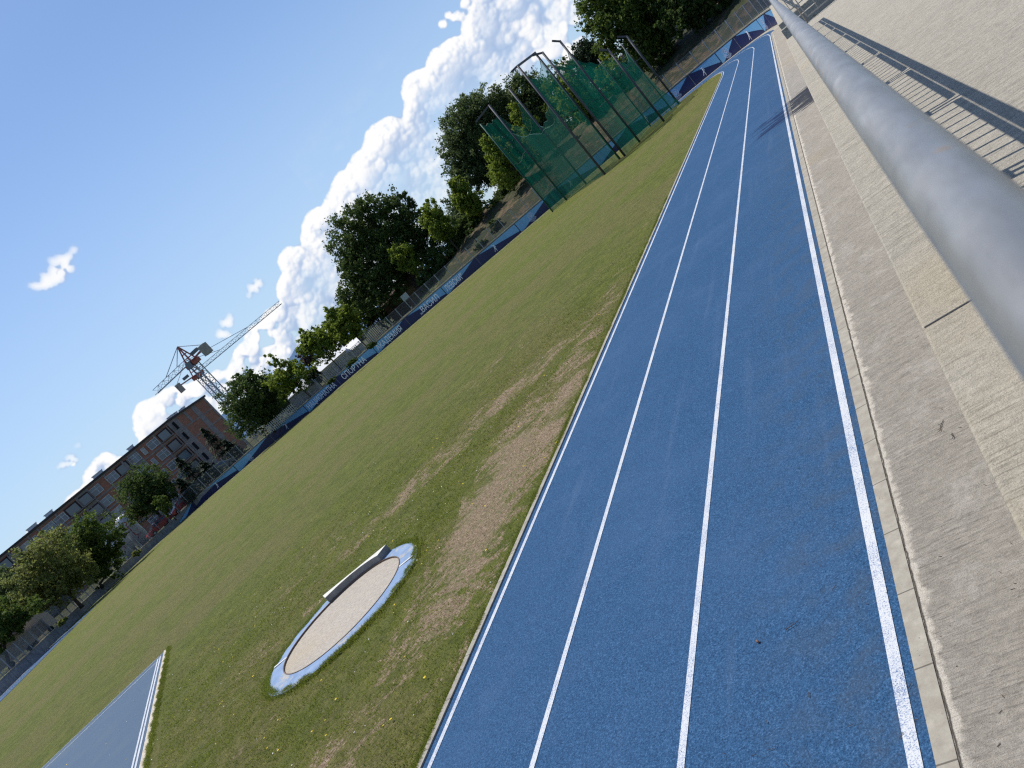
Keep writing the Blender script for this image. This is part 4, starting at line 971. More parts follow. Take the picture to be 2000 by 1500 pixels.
# ------------------------------------------------------------------ throwing cage
MAT_POLE = flat('dark_grey_cage_pole', (.065, .068, .080), .5, .2); MAT_POLEG = flat('green_cage_pole', (.02, .10, .075), .5)
def netmat(name, c, alpha):
    n = NT(name); n.done(c, .8)
    w = n.noise(1.0, 5, .65, st=(2.2, 2.2, .28)); f = n.math('ADD', n.math('MULTIPLY', n.math('SUBTRACT', w, .5), .75), alpha, clamp=True)
    tl = n.new('ShaderNodeBsdfTranslucent'); n.val(tuple(min(1, v*1.2) for v in c), tl.inputs[0]); m2 = n.new('ShaderNodeMixShader'); m2.inputs[0].default_value = .45
    n.L(n.b.outputs[0], m2.inputs[1]); n.L(tl.outputs[0], m2.inputs[2])
    tp = n.new('ShaderNodeBsdfTransparent'); ms = n.new('ShaderNodeMixShader'); n.L(f, ms.inputs[0]); n.L(tp.outputs[0], ms.inputs[1]); n.L(m2.outputs[0], ms.inputs[2]); n.L(ms.outputs[0], n.out.inputs[0]); return n.mat
MAT_NET = netmat('green_netting', (.004, .125, .088), .42)
foot = {k: PZ(*v, 0) for k, v in {'L': (1080, 414), 'K': (1107, 391), 'G': (1145, 359), 'A': (1182, 341), 'B': (1211, 311), 'B2': (1221, 305), 'C': (1250, 278), 'H': (1271, 247), 'D': (1297, 237), 'E': (1326, 203), 'E2': (1312, 214)}.items()}
def pole_top(k, px, py):
    p = foot[k]; D = math.hypot(p.x, p.y); return PD(px, py, D).z
hts = {'L': pole_top('L', 940, 240), 'K': pole_top('K', 957, 202), 'G': pole_top('G', 1005, 163), 'A': pole_top('A', 1009, 128), 'B': pole_top('B', 1044.6, 101), 'B2': pole_top('B2', 1053, 107), 'C': pole_top('C', 1094, 78.5), 'H': 7.2, 'D': pole_top('D', 1188, 96), 'E': pole_top('E', 1223, 70), 'E2': pole_top('E2', 1216, 81)}
cage = empty('throwing_cage', (foot['B'].x, foot['B'].y, 0)); tag(cage, 'tall throwing cage of dark poles hung with green netting on the far grass', 'sports cage')
inv = Matrix.Translation(-Vector(cage.location))
def cp(m, nm, mt, sm=False): o = m.build(nm, mt, cage, smooth=sm); o.matrix_parent_inverse = inv; return o
RIGHT = Vector((r0.x, r0.y, 0)).normalized()
stub = {'K': -1.4, 'B2': -.7, 'C': -.75, 'D': -.8, 'E': -.8, 'A': -.85, 'G': .0}
for k, p in foot.items():
    h = hts[k]; r_ = .085 if k not in ('L', 'E2', 'H') else .06
    m = MB(); m.tube([(p.x, p.y, -.1), (p.x, p.y, h)], r_, 10); cp(m, 'pole', MAT_POLEG if k in ('L',) else MAT_POLE, True)
    if k in stub and stub[k]:
        q = PD({'K': 929, 'B2': 1039.5, 'C': 1078, 'D': 1171.5, 'E': 1205, 'A': 998.5}[k], {'K': 239, 'B2': 108.5, 'C': 80, 'D': 97, 'E': 72, 'A': 141}[k], math.hypot(p.x, p.y))
        m = MB(); m.bar((p.x, p.y, h-.06), q, .14); cp(m, 'arm', MAT_POLE)
A_, B_ = foot['A'], foot['B']; m = MB(); m.bar((A_.x, A_.y, hts['A']-.08), (B_.x, B_.y, hts['B']-.08), .15); cp(m, 'top_beam', MAT_POLE)
def net(k1, k2, t1, t2, sag, out=.0, bottom=0.05):
    a = foot[k1]; b = foot[k2]; NU, NV = 16, 14; V_ = []
    dirn = Vector((b.x-a.x, b.y-a.y, 0)); nn = Vector((-dirn.y, dirn.x, 0)).normalized(); nn = nn if nn.dot(Vector((a.x, a.y, 0))) < 0 else -nn
    for i in range(NU+1):
        u = i/NU; top = t1+(t2-t1)*u-4*sag*u*(1-u)-(.25*abs(math.sin(u*math.pi*3)) if 0 < u < 1 else 0)
        for j in range(NV+1):
            v = j/NV; z = bottom+(top-bottom)*v; w = out*math.sin(math.pi*u)*(1-v)**1.3+.12*math.sin(u*14+v*5)*math.sin(math.pi*u)
            p = a.lerp(b, u)+nn*w; V_.append((p.x, p.y, z))
    V_ = np.array(V_); ii = (np.arange(NU)[:, None]*(NV+1)+np.arange(NV)[None]).ravel()
    o = np_mesh('net', V_, np.stack([ii, ii+1, ii+NV+2, ii+NV+1], 1), MAT_NET, cage, smooth=True); o.matrix_parent_inverse = inv
    m = MB(); pts = [V_[i*(NV+1)+NV] for i in range(NU+1)]; m.tube(pts, .022, 5); cp(m, 'rope', MAT_POLEG)
net('L', 'K', hts['L'], hts['K']-.9, .3)
net('K', 'G', hts['K']-.8, hts['G']-.3, 2.4)
net('L', 'G', 5.2, 7.4, .6)
net('G', 'A', 6.2, 6.9, .5)
net('A', 'B', hts['A']-1.0, hts['B']-.5, .55, .3)
net('B2', 'C', hts['B2']-1.0, hts['C']-.8, .75, .3)
net('C', 'D', hts['C']-1.6, hts['D']-.4, .5, .3)
net('B2', 'H', 8.9, 6.6, .4)
net('H', 'E2', 6.4, hts['E2']-.3, .8)
net('D', 'E2', 6.0, hts['E2']-.4, .9, 1.2)
net('K', 'A', 7.3, 5.6, .8)
m = MB()
for k1, k2, z1, z2 in (('A', 'B', 5.0, 5.0), ('B2', 'C', 6.9, 6.9), ('G', 'A', 3.9, 3.9), ('C', 'D', 4.8, 4.8), ('D', 'E', 4.8, 4.8), ('K', 'G', 3.6, 3.6), ('L', 'K', 2.8, 2.8), ('B2', 'H', 4.6, 4.6), ('L', 'K', 6.8, 6.8)):
    a, b = foot[k1], foot[k2]; m.bar((a.x, a.y, z1), (b.x, b.y, z2), .05)
cp(m, 'brace', MAT_POLE)

# ------------------------------------------------------------------ shot put circle
CX, CY = -8.841, 8.095
th = math.atan2(.94, -.33)               # throwing direction
MAT_CIRC = concrete('circle_concrete', (.45, .40, .335), .35, .5)
n = NT('faded_blue_paint'); X, Y, Z = n.xyz()
c = n.ramp(n.noise(5, 5, .7), [(.3, (.15, .23, .37)), (.6, (.22, .31, .46)), (.8, (.31, .37, .46))])
c = n.mix(n.smooth(n.math('ADD', n.noise(1.6, 5, .7), n.math('MULTIPLY', n.noise(25, 3, .6), .25)), .66, .80), c, (.42, .38, .31)); n.bump(n.noise(60, 3, .6), .3, .004); MAT_FADE = n.done(c, .85)
MAT_SBTOP = flat('white_stopboard_paint', (.62, .60, .53), .7, var=.12, scale=8); MAT_SBS = flat('shaded_grey_stopboard', (.20, .20, .20), .85, var=.25, scale=8)  # sides greyer than the top: their shade is put into the colour
circ = empty('shot_put_circle', (CX, CY, 0)); tag(circ, 'round pale concrete throwing circle sunk in a faded light blue ring on the grass', 'throwing circle')
m = MB(); K = 72; random.seed(3)
ro = [1.38+.035*math.sin(3*i*2*math.pi/K+1)+random.uniform(-.012, .012) for i in range(K)]; ro[20:26] = [r_-.05 for r_ in ro[20:26]]
for i in range(K):
    j = (i+1) % K; t0, t1 = 2*math.pi*i/K, 2*math.pi*j/K if j else 2*math.pi
    P_ = lambda r_, t, z: (r_*math.cos(t), r_*math.sin(t), z)
    m.quad(P_(1.085, t0, .03), P_(ro[i], t0, .018), P_(ro[j], t1, .018), P_(1.085, t1, .03)); m.quad(P_(ro[i], t0, .018), P_(ro[i], t0, -.05), P_(ro[j], t1, -.05), P_(ro[j], t1, .018))
m.build('painted_ring', MAT_FADE, circ)
m = MB()
for i in range(K):
    t0, t1 = 2*math.pi*i/K, 2*math.pi*(i+1)/K
    m.quad(P_(1.07, t0, .038), P_(1.085, t0, .038), P_(1.085, t1, .038), P_(1.07, t1, .038)); m.quad(P_(1.07, t0, .012), P_(1.07, t0, .038), P_(1.07, t1, .038), P_(1.07, t1, .012)); m.quad(P_(1.085, t0, .038), P_(1.085, t0, .02), P_(1.085, t1, .02), P_(1.085, t1, .038))
m.build('steel_rim', flat('rusty_steel_rim', (.13, .09, .07), .6, .3), circ)
m = MB(); m.poly([P_(1.07, 2*math.pi*i/K, .012) for i in range(K)]); m.build('concrete_floor', MAT_CIRC, circ)
m = MB(); tl = th-math.pi/2
for sgn in (1, -1):
    a = Vector((math.cos(tl), math.sin(tl)))*sgn; nn = Vector((-a.y, a.x))*.025; p0, p1 = a*1.09, a*1.345
    m.quad((p0.x-nn.x, p0.y-nn.y, .034), (p1.x-nn.x, p1.y-nn.y, .034), (p1.x+nn.x, p1.y+nn.y, .034), (p0.x+nn.x, p0.y+nn.y, .034))
o = m.build('side_line', flat('side_line_paint', (.6, .6, .58), .8), circ); o.data.flip_normals() if o.data.polygons[0].normal.z < 0 else None
ths = math.atan2(.965, -.33)
sb = empty('stop_board', (CX, CY, 0)); tag(sb, 'curved stop board, white on top and grey inside, edging the throwing circle', 'stop board')
m = MB(); mt = MB(); SN = 14; half = R(30)
for i in range(SN):
    t0, t1 = ths-half+2*half*i/SN, ths-half+2*half*(i+1)/SN; w0, w1 = (.115+.085*math.cos((t0-ths)/half*math.pi/2)*0+0.0), .115
    def outp(t): return 1.165/max(.5, math.cos(t-ths))
    a0, a1 = 1.09, 1.09; b0_, b1_ = outp(t0), outp(t1)
    m.hexa([P_(a0, t0, .02), P_(b0_, t0, .02), P_(b1_, t1, .02), P_(a1, t1, .02), P_(a0, t0, .135), P_(b0_, t0, .135), P_(b1_, t1, .135), P_(a1, t1, .135)])
    mt.quad(P_(a0+.004, t0, .138), P_(b0_+.003, t0, .138), P_(b1_+.003, t1, .138), P_(a1+.004, t1, .138))
m.build('block', MAT_SBS, sb); o = mt.build('top_face', MAT_SBTOP, sb)
if o.data.polygons[0].normal.z < 0: o.data.flip_normals()

# ------------------------------------------------------------------ second runway (lower left)
c0 = PZ(327, 1266, 0); e1 = (PZ(81, 1500, 0)-c0).normalized(); e2 = (PZ(281, 1500, 0)-c0).normalized()
n = NT('faded_runway_rubber'); c = n.ramp(n.noise(120, 2, .7), [(.3, (.020, .046, .098)), (.5, (.044, .088, .150)), (.72, (.09, .15, .22))]); c = n.mix(n.math('MULTIPLY', n.smooth(n.noise(.9, 5, .6), .4, .7), .4), c, (.075, .115, .16)); n.bump(n.noise(120, 2, .7), .5, .004); MAT_RUN = n.done(c, .8)
q = lambda a, b, z: tuple(Vector((c0.x, c0.y, 0))+e1*a+e2*b+Vector((0, 0, z)))
def upq(name, quads, mat, parent=None):
    m = MB()
    for qd in quads: m.quad(*qd)
    o = m.build(name, mat, parent); me = o.data
    if me.polygons[0].normal.z < 0: me.flip_normals()
    return o
Wd, Ln = 14, 30
tag(upq('throwing_runway', [(q(0, .12, .008), q(Wd, .12, .008), q(Wd, Ln, .008), q(0.0, Ln, .008))], MAT_RUN), kind='structure', label='faded blue rubber runway corner at the lower left')
tag(upq('runway_lines', [(q(.30, .66, .013), q(Wd, .66, .013), q(Wd, .71, .013), q(.30, .71, .013)), (q(.17, .36, .013), q(.215, .36, .013), q(.215, Ln, .013), q(.17, Ln, .013)), (q(.25, .36, .0132), q(.295, .36, .0132), q(.295, Ln, .0132), q(.25, Ln, .0132)) , (q(0, .12, .0126), q(Wd, .12, .0126), q(Wd, .15, .0126), q(0, .15, .0126))], MAT_LINE), kind='structure', label='white border lines of the faded blue runway')
tag(upq('runway_kerb', [(q(-.02, 0, .012), q(.10, 0, .012), q(.10, Ln, .012), q(-.02, Ln, .012))], flat('pale_sandy_kerb', (.50, .44, .35), .9, var=.3, scale=12)), kind='structure', label='pale ragged kerb edge of the faded runway')

# ------------------------------------------------------------------ terrace, stairwell, railing
ZTR = 1.422; XE = -.235
def slab(name, x0, y0, x1, y1, z0, z1, mat, lab):
    m = MB(); m.box(x0, y0, z0, x1, y1, z1); o = m.build(name, mat); tag(o, kind='structure', label=lab); b = o.modifiers.new('bevel', 'BEVEL'); b.width = .012; b.segments = 2; return o
slab('terrace', XE, -12, 16, 22.0, -.1, ZTR, MAT_TERR, 'pale broom finished concrete terrace beside the track')
slab('terrace_far', XE, 31.2, 16, 62.2, -.1, ZTR, MAT_TERR, 'far part of the pale concrete terrace beyond the stairwell')
slab('terrace_side', 3.4, 22.003, 16, 31.197, -.1, ZTR-.003, MAT_TERR, 'part of the concrete terrace right of the stairwell')
slab('stairwell_floor', XE+.3, 22.003, 3.397, 31.197, -.1, .45, MAT_DARK, 'dark floor of the stairwell cut in the terrace')
slab('stairwell_wall', XE, 27.0, .9, 27.28, .0, ZTR, MAT_TERR, 'thin pale wall dividing the stairwell')
m = MB()
for k in range(5): m.box(1.0+k*.35, 22.02, .45, 3.39, 26.98, .45+.16*(k+1)-.003*k)
tag(m.build('stairwell_steps', MAT_DARK), kind='structure', label='dark steps in the stairwell')
# expansion joints on the terrace
m = MB()
for y in (3.12, 9.2, 15.4): m.quad((XE+.01, y, ZTR+.0025), (.12, y+.0, ZTR+.0025), (.12, y+.010, ZTR+.0025), (XE+.01, y+.010, ZTR+.0025))
tag(m.build('terrace_joints', MAT_DARK), kind='structure', label='thin expansion joints across the terrace')

n = NT('galvanised_pipe'); co = n.objco()
c = n.ramp(n.noise(30, 5, .6, vec=n.scale(co, (.3, 1, 1))), [(.3, (.27, .262, .248)), (.55, (.34, .332, .315)), (.75, (.42, .41, .39))])
c = n.mix(n.math('MULTIPLY', n.smooth(n.noise(19, 3, .6, vec=n.scale(co, (.7, 1, 1))), .60, .72), .6), c, (.50, .28, .12))
MAT_PIPE = n.done(c, n.ramp(n.noise(12, 3, .5, vec=co), [(.3, .36), (.7, .46)]), .62, 0, )
MAT_PIPE.node_tree.nodes['Principled BSDF'].inputs['Specular IOR Level'].default_value = .5
XR, ZR = .0240, 2.530
def railing(label, p0, p1, first=True):
    """p0->p1 line on the terrace; posts every 2 m, each bay a framed panel of bars"""
    p0 = Vector((*p0, ZTR)); p1 = Vector((*p1, ZTR)); d = p1-p0; L = d.length; a = math.atan2(d.y, d.x); root = empty('railing', p0, a); tag(root, label, 'railing')
    HR = ZR-ZTR; n_ = max(1, round(L/2.0)); S_ = L/n_
    m = MB(); K = max(2, int(L/.12)); m.tube([(L*i/K, 0, HR) for i in range(K+1)], .0325, 32); m.build('top_rail', MAT_PIPE, root, smooth=True)
    pm = bm_ = fm = None
    for i in range(n_+1):
        if pm is None:
            m = MB(); m.tube([(0, 0, .01), (0, 0, HR-.025)], .017, 12); o = m.build('post', MAT_PIPE, root, smooth=True); pm = o.data
            m = MB(); m.box(-.05, -.05, 0, .05, .05, .010); fm0 = m.build('foot_plate', MAT_PIPE, o, bevel=.003); fm = fm0.data
            m = MB()
            for sx in (-.033, .033):
                for sy in (-.033, .033): m.tube([(sx, sy, .010), (sx, sy, .024)], .008, 6)
            bt_ = m.build('bolt', MAT_GALV, fm0); btm = bt_.data
            m = MB(); m.box(-.085, -.006, .62, .085, .006, .67); pl = m.build('clamp', MAT_PIPE, o); plm = pl.data
        else:
            o = link('post', pm, root); f_ = link('foot_plate', fm, o); link('bolt', btm, f_); link('clamp', plm, o)
        o.location = (S_*i, 0, 0)
        if i < n_:
            if bm_ is None:
                m = MB(); x0, x1 = .075, S_-.075; zt = HR-.138; zb = .12
                m.bar((x0, 0, zt), (x1, 0, zt), .036, .036); m.bar((x0, 0, zb), (x1, 0, zb), .03, .03)
                m.bar((x0, 0, zb), (x0, 0, zt), .024); m.bar((x1, 0, zb), (x1, 0, zt), .024); nb = 10
                for k in range(1, nb): x = x0+(x1-x0)*k/nb; m.bar((x, 0, zb), (x, 0, zt), .019)
                o2 = m.build('bar_panel', MAT_PIPE, root); bm_ = o2.data
            else: o2 = link('bar_panel', bm_, root)
            o2.location = (S_*i, 0, 0)
    return root
Y0 = (1.845-.10)*1.33-4.0
railing('long galvanised steel railing whose round top rail crosses the right side, blurred and close', (XR, Y0-4), (XR, Y0+24-2.1))
railing('steel railing on the near side of the stairwell', (.35, 21.85), (3.3, 21.85))
railing('steel railing on the far side of the stairwell', (.1, 31.4), (3.3, 31.4))
railing('steel railing along the terrace edge beyond the stairwell', (XR, 31.6), (XR, 60))

# ------------------------------------------------------------------ grass blades near the camera (stuff)
def blades():
    n_ = 1500000; x = rng.uniform(-24, -5.02, n_); y = rng.uniform(2.5, 26, n_); D_ = np.hypot(x, y)
    # only what the lens can see, with a margin
    P3 = np.stack([x, y, np.full(n_, -CAM_H)], 1); zf = P3@np.array(fw); xx = (P3@np.array(rt))/zf*F_PX; yy = (P3@np.array(up))/zf*F_PX
    ok = (zf > 0) & (np.abs(xx) < 1250) & (np.abs(yy) < 950)
    clq = np.sin(x*9.1+np.sin(y*7.3)*2)*np.cos(y*8.7+np.sin(x*5.9)*2); dens = np.clip((11/D_)**1.5, 0, 1)*np.clip((23-D_)/9, 0, 1)*np.clip(.6+.6*clq, .08, 1); ok &= rng.uniform(size=n_) < dens
    ok &= np.hypot(x-CX, y-CY) > 1.345+.04*np.sin(np.arctan2(y-CY, x-CX)*9)+.06*rng.uniform(size=n_)
    w = dirt_w(x, y); ok &= rng.uniform(size=n_) > np.clip(w*1.25-.12, 0, .95)
    cc = np.array([c0.x, c0.y]); a_ = (x-cc[0])*e1.x+(y-cc[1])*e1.y; b_ = (x-cc[0])*e2.x+(y-cc[1])*e2.y
    ok &= ~((a_ > -.02) & (b_ > .08))
    x, y, D_ = x[ok], y[ok], D_[ok]; n_ = len(x)
    h = rng.uniform(.010, .036, n_)*(1+.5*(rng.uniform(size=n_) > .95)); ang = rng.uniform(0, 2*math.pi, n_); ln = rng.normal(size=(n_, 2))*.012; wd = rng.uniform(.0022, .0055, n_)*np.clip(D_/10, 1, 1.5)
    cx, sx = np.cos(ang)*wd, np.sin(ang)*wd; z0 = np.full(n_, -.012)
    q_ = np.stack([np.stack([x-cx, y-sx, z0], 1), np.stack([x+cx, y+sx, z0], 1), np.stack([x+ln[:, 0], y+ln[:, 1], z0+h], 1)], 1).reshape(-1, 3)
    cl_ = np.sin(x*9.1+np.sin(y*7.3)*2)*np.cos(y*8.7+np.sin(x*5.9)*2); tn = np.clip(.45+.28*rng.normal(size=n_)+.15*np.sin(x*1.7)*np.cos(y*1.3)+.25*cl_, 0, 1); h = h*(1+.5*cl_)
    # ragged taller tufts creeping over the kerb, the ring and the runway edge
    def tufts(px_, py_, hh_):
        k_ = len(px_); a_2 = rng.uniform(0, 2*math.pi, k_); w_2 = rng.uniform(.003, .006, k_); l_2 = rng.normal(size=(k_, 2))*.022
        return np.stack([np.stack([px_-np.cos(a_2)*w_2, py_-np.sin(a_2)*w_2, 0*px_-.012], 1), np.stack([px_+np.cos(a_2)*w_2, py_+np.sin(a_2)*w_2, 0*px_-.012], 1), np.stack([px_+l_2[:, 0], py_+l_2[:, 1], hh_], 1)], 1).reshape(-1, 3)
    ex = []; k_ = 60000
    ty = rng.uniform(2.4, 24, k_); cl2 = .5+.5*np.sin(ty*5.1+2*np.sin(ty*2.3))*np.sin(ty*1.7+1); keep = rng.uniform(size=k_) < cl2**1.5; ty = ty[keep]; tx = -5.035-np.abs(rng.normal(size=len(ty)))*.035+.03*cl2[keep]; ex.append(tufts(tx, ty, rng.uniform(.02, .055, len(ty))))
    k_ = 26000; ta_ = rng.uniform(0, 2*math.pi, k_); cl3 = .5+.5*np.sin(ta_*13+3*np.sin(ta_*4)); keep = (rng.uniform(size=k_) < .25+.75*cl3) & (np.abs((ta_-ths+math.pi) % (2*math.pi)-math.pi) > .62); ta_ = ta_[keep]; rr_ = 1.365-.045*cl3[keep]+np.abs(rng.normal(size=len(ta_)))*.06; ex.append(tufts(CX+rr_*np.cos(ta_), CY+rr_*np.sin(ta_), rng.uniform(.025, .06, len(ta_))))
    k_ = 16000; tb = rng.uniform(0, 12, k_); to = -np.abs(rng.normal(size=k_))*.05+.02*np.sin(tb*9); ex.append(tufts(c0.x+e2.x*tb+e1.x*to, c0.y+e2.y*tb+e1.y*to, rng.uniform(.02, .05, k_)))
    q_ = np.concatenate([q_]+ex); tn = np.concatenate([tn, np.clip(.35+.25*rng.normal(size=(len(q_)//3-len(tn))), 0, 1)])
    o = np_mesh('grass', q_, np.arange(len(q_)).reshape(-1, 3), MAT_BLADE, tone=np.repeat(tn, 3)); tag(o, 'short green grass blades on the infield', 'grass', kind='stuff')
    # clover and dandelion flecks
    for nm, cnt, cc_, s_, lab, cat in (('dandelions', 260, (.62, .45, .02), .014, 'tiny yellow dandelion flowers in the grass', 'flowers'), ('clover_flowers', 520, (.6, .6, .55), .008, 'tiny white clover flowers in the grass', 'flowers')):
        kx = rng.normal(-10.5, 4.5, cnt); ky = rng.normal(8.5, 4.0, cnt)
        keep = (kx < -5.1) & (np.hypot(kx-CX, ky-CY) > 1.5) & (ky > 2) & (kx > -22); kx, ky = kx[keep], ky[keep]
        m = MB()
        for a, b in zip(kx, ky):
            s = s_*random.uniform(.6, 1.3); m.poly([(a+s*math.cos(t*math.pi/3), b+s*math.sin(t*math.pi/3), .018+random.uniform(0, .01)) for t in range(6)])
        tag(m.build(nm, flat(nm, cc_, .8)), lab, cat, kind='stuff')
blades()
# twigs and bits of litter on track and pavement
MAT_TWIG = flat('dry_twig', (.07, .05, .04), .9)
m = MB(); random.seed(5)
for k in range(110):
    px = random.uniform(1150, 1990); py = random.uniform(300, 1490); p = PZ(px, py, .012)
    if not (-4.6 < p.x < -.5) or p.y > 22: continue
    if p.x < -2.2 and random.random() < .72: continue
    a = random.uniform(0, 6.3); L = random.choice([.006, .01, .02, .035]); m.bar((p.x, p.y, .0135), (p.x+math.cos(a)*L, p.y+math.sin(a)*L, .0145), .0018, .0018)
tag(m.build('debris', MAT_TWIG), 'scattered dry twigs and leaf crumbs on track and pavement', 'debris', kind='stuff')
def twig(label, px, py, z, L):
    p = PZ(px, py, z); root = MB(); a = random.uniform(0, 6)
    prev = Vector((p.x, p.y, z+.004))
    for k in range(4):
        nx = prev+Vector((math.cos(a)*L/4, math.sin(a)*L/4, .001)); root.bar(prev, nx, .003); 
        b = a+random.choice([-.9, .9]); root.bar(nx, nx+Vector((math.cos(b)*L/5, math.sin(b)*L/5, .003)), .002); prev = nx; a += random.uniform(-.4, .4)
    o = root.build('twig', MAT_TWIG); tag(o, label, 'twig')
twig('forked dry twig lying on the grey pavement beside the terrace edge', 1843, 822, .012, .11)
twig('short twig lying just below the forked twig on the pavement', 1860, 846, .012, .07)
twig('single dark twig lying on the blue track near its lower right', 1535, 1232, .012, .07)
m = MB(); p = PZ(1477, 1253, .012); m.tube([(p.x, p.y, .012), (p.x+.012, p.y-.01, .02), (p.x+.02, p.y-.022, .014)], [.004, .009, .003], 8); tag(m.build('seed_pod', flat('brown_seed', (.22, .12, .09), .7), smooth=True), 'small brown seed pod lying on the blue track', 'seed pod')

# ------------------------------------------------------------------ light
SUN_AZ = math.atan2(-.91, .41); SUN_EL = R(61)
sd = bpy.data.lights.new('sun', 'SUN'); sd.energy = 4.8; sd.angle = R(.53); sd.color = (1, .955, .88)
so = bpy.data.objects.new('sun', sd); COL.objects.link(so)
sdir = Vector((math.sin(SUN_AZ)*math.cos(SUN_EL), math.cos(SUN_AZ)*math.cos(SUN_EL), math.sin(SUN_EL)))
so.rotation_euler = sdir.to_track_quat('Z', 'Y').to_euler()

W = bpy.data.worlds.new('World'); scene.world = W; W.use_nodes = True; t = W.node_tree; wn = t.nodes; wn.clear()
class WN(NT):
    def __init__(s): s.t = t; s.n = wn; s.co = None
w = WN(); geo = w.new('ShaderNodeTexCoord').outputs['Generated']; w.co = geo
sky = w.new('ShaderNodeTexSky', sky_type='NISHITA'); sky.sun_disc = False; sky.sun_elevation = SUN_EL; sky.sun_rotation = SUN_AZ; sky.altitude = 550; sky.air_density = 1.0; sky.dust_density = 1.3; sky.ozone_density = 1.2
X, Y, Z = w.xyz(geo)
az = w.math('MULTIPLY', w.math('ARCTAN2', X, Y), 57.2958); el = w.math('MULTIPLY', w.math('ARCSINE', Z), 57.2958)
# clouds: a panorama strip computed here from stacked puffs (no file is read)
def fbm(h, w_, cells, octs, rough=.5, seed=0, ar=1.0):
    g = np.random.default_rng(seed); out = np.zeros((h, w_), np.float32); amp = 1; tot = 0
    for o in range(octs):
        ch = max(2, int(cells*2**o)); cw = max(2, int(ch*w_/h*ar)); grid = g.random((ch+2, cw+2)).astype(np.float32)
        yy = np.linspace(0, ch, h, endpoint=False); xx = np.linspace(0, cw, w_, endpoint=False); yi = yy.astype(int); xi = xx.astype(int)
        fy = (yy-yi); fx = (xx-xi); fy = (fy*fy*(3-2*fy))[:, None].astype(np.float32); fx = (fx*fx*(3-2*fx))[None].astype(np.float32)
        a = grid[yi][:, xi]; b = grid[yi][:, xi+1]; c = grid[yi+1][:, xi]; d = grid[yi+1][:, xi+1]
        out += amp*((a*(1-fx)+b*fx)*(1-fy)+(c*(1-fx)+d*fx)*fy); tot += amp; amp *= rough
    return out/tot
def blur(a, r):
    for _ in range(2):
        for ax in (0, 1):
            p = np.pad(a, [(r+1, r) if k == ax else (0, 0) for k in (0, 1)], mode='edge'); c = np.cumsum(p, axis=ax, dtype=np.float64)
            a = ((c[2*r+1:]-c[:-2*r-1]) if ax == 0 else (c[:, 2*r+1:]-c[:, :-2*r-1]))/(2*r+1)
            a = a.astype(np.float32)
    return a
AZ0, AZ1, EL0, EL1 = -72.0, 18.0, -1.0, 29.0; CW, CH = 2700, 900; DPP = (AZ1-AZ0)/CW
tops = [(-80, 2), (-62, 2.6), (-59, 3.2), (-57.4, 3.9), (-54.9, 4.4), (-53, 4.7), (-51.4, 5.4), (-50.7, 4.2), (-49.4, 3.4), (-48.4, 5.6), (-47.6, 6.1), (-45.7, 5.5), (-43.6, 4.9), (-42.4, 4.0), (-41, 4.3), (-39.5, 5.4), (-37.8, 5.3), (-36.3, 5.7), (-35.2, 6.6), (-34.1, 7.6), (-32.6, 7.3), (-31.6, 8.0), (-30.2, 8.0), (-28.9, 8.6), (-26.9, 9.3), (-24.7, 9.6), (-22.3, 9.3), (-21.3, 9.9), (-20.3, 11.0), (-18.6, 10.8), (-16.6, 10.5), (-15.4, 10.1), (-14, 11.5), (-11, 13), (-5, 12), (10, 9), (20, 6)]
ta = np.array([q[0] for q in tops]); te = np.array([q[1] for q in tops]); cr = np.random.default_rng(21)
ZM = np.full((CH, CW), -1e3, np.float32)
def puff(a, e, r, d):
    cx = (a-AZ0)/DPP; cy = (e-EL0)/DPP; rp = r/DPP; x0, x1 = int(max(0, cx-rp)), int(min(CW, cx+rp+2)); y0, y1 = int(max(0, cy-rp)), int(min(CH, cy+rp+2))
    if x1 <= x0 or y1 <= y0: return
    gx = (np.arange(x0, x1)-cx)[None]; gy = (np.arange(y0, y1)-cy)[:, None]; q = rp*rp-gx*gx-gy*gy
    z = np.where(q > 0, d/DPP+np.sqrt(np.maximum(q, 0)), -1e3); np.maximum(ZM[y0:y1, x0:x1], z, out=ZM[y0:y1, x0:x1])
def grow(a, e, r, d, lvl, cap):
    if e+r*.9 > cap(a): e = cap(a)-r*.9
    puff(a, e, r, d)
    if lvl == 0: return
    for _ in range(9 if lvl > 1 else 7):
        t = cr.uniform(-.35, math.pi+.35); ph = cr.uniform(0, 1)**.5; rr = r*cr.uniform(.26, .52); na = a+math.cos(t)*r*ph*.95; ne = e+math.sin(t)*r*ph*.95
        if ne+rr > cap(na)+.42*r: continue
        grow(na, ne, rr, d+r*math.sqrt(max(0, 1-ph*ph))*.85, lvl-1, cap)
jx = np.arange(-80, 21, .45); jv = np.convolve(cr.normal(size=len(jx)), [.25, .5, .25], 'same')*.42; cap = lambda a: float(np.interp(a, ta, te)+np.interp(a, jx, jv)*(1 if a < -53 or a > -52 else .3))
for a in np.arange(-60, 18, .30):
    tp = cap(a)
    for k in range(4):
        r = cr.uniform(.4, 1.25)*(.5 if tp < 6 else 1); e = tp-r-[0, cr.uniform(.6, 2.2), cr.uniform(2.2, max(2.4, tp)), cr.uniform(1.2, 4.5)][k]
        if e < -1: continue
        if k == 2 and cr.random() < .35: continue
        grow(a+cr.uniform(-.2, .2), e, r, -k*.55+cr.uniform(-.35, .35), 2, cap)
inf = lambda a: 99.0
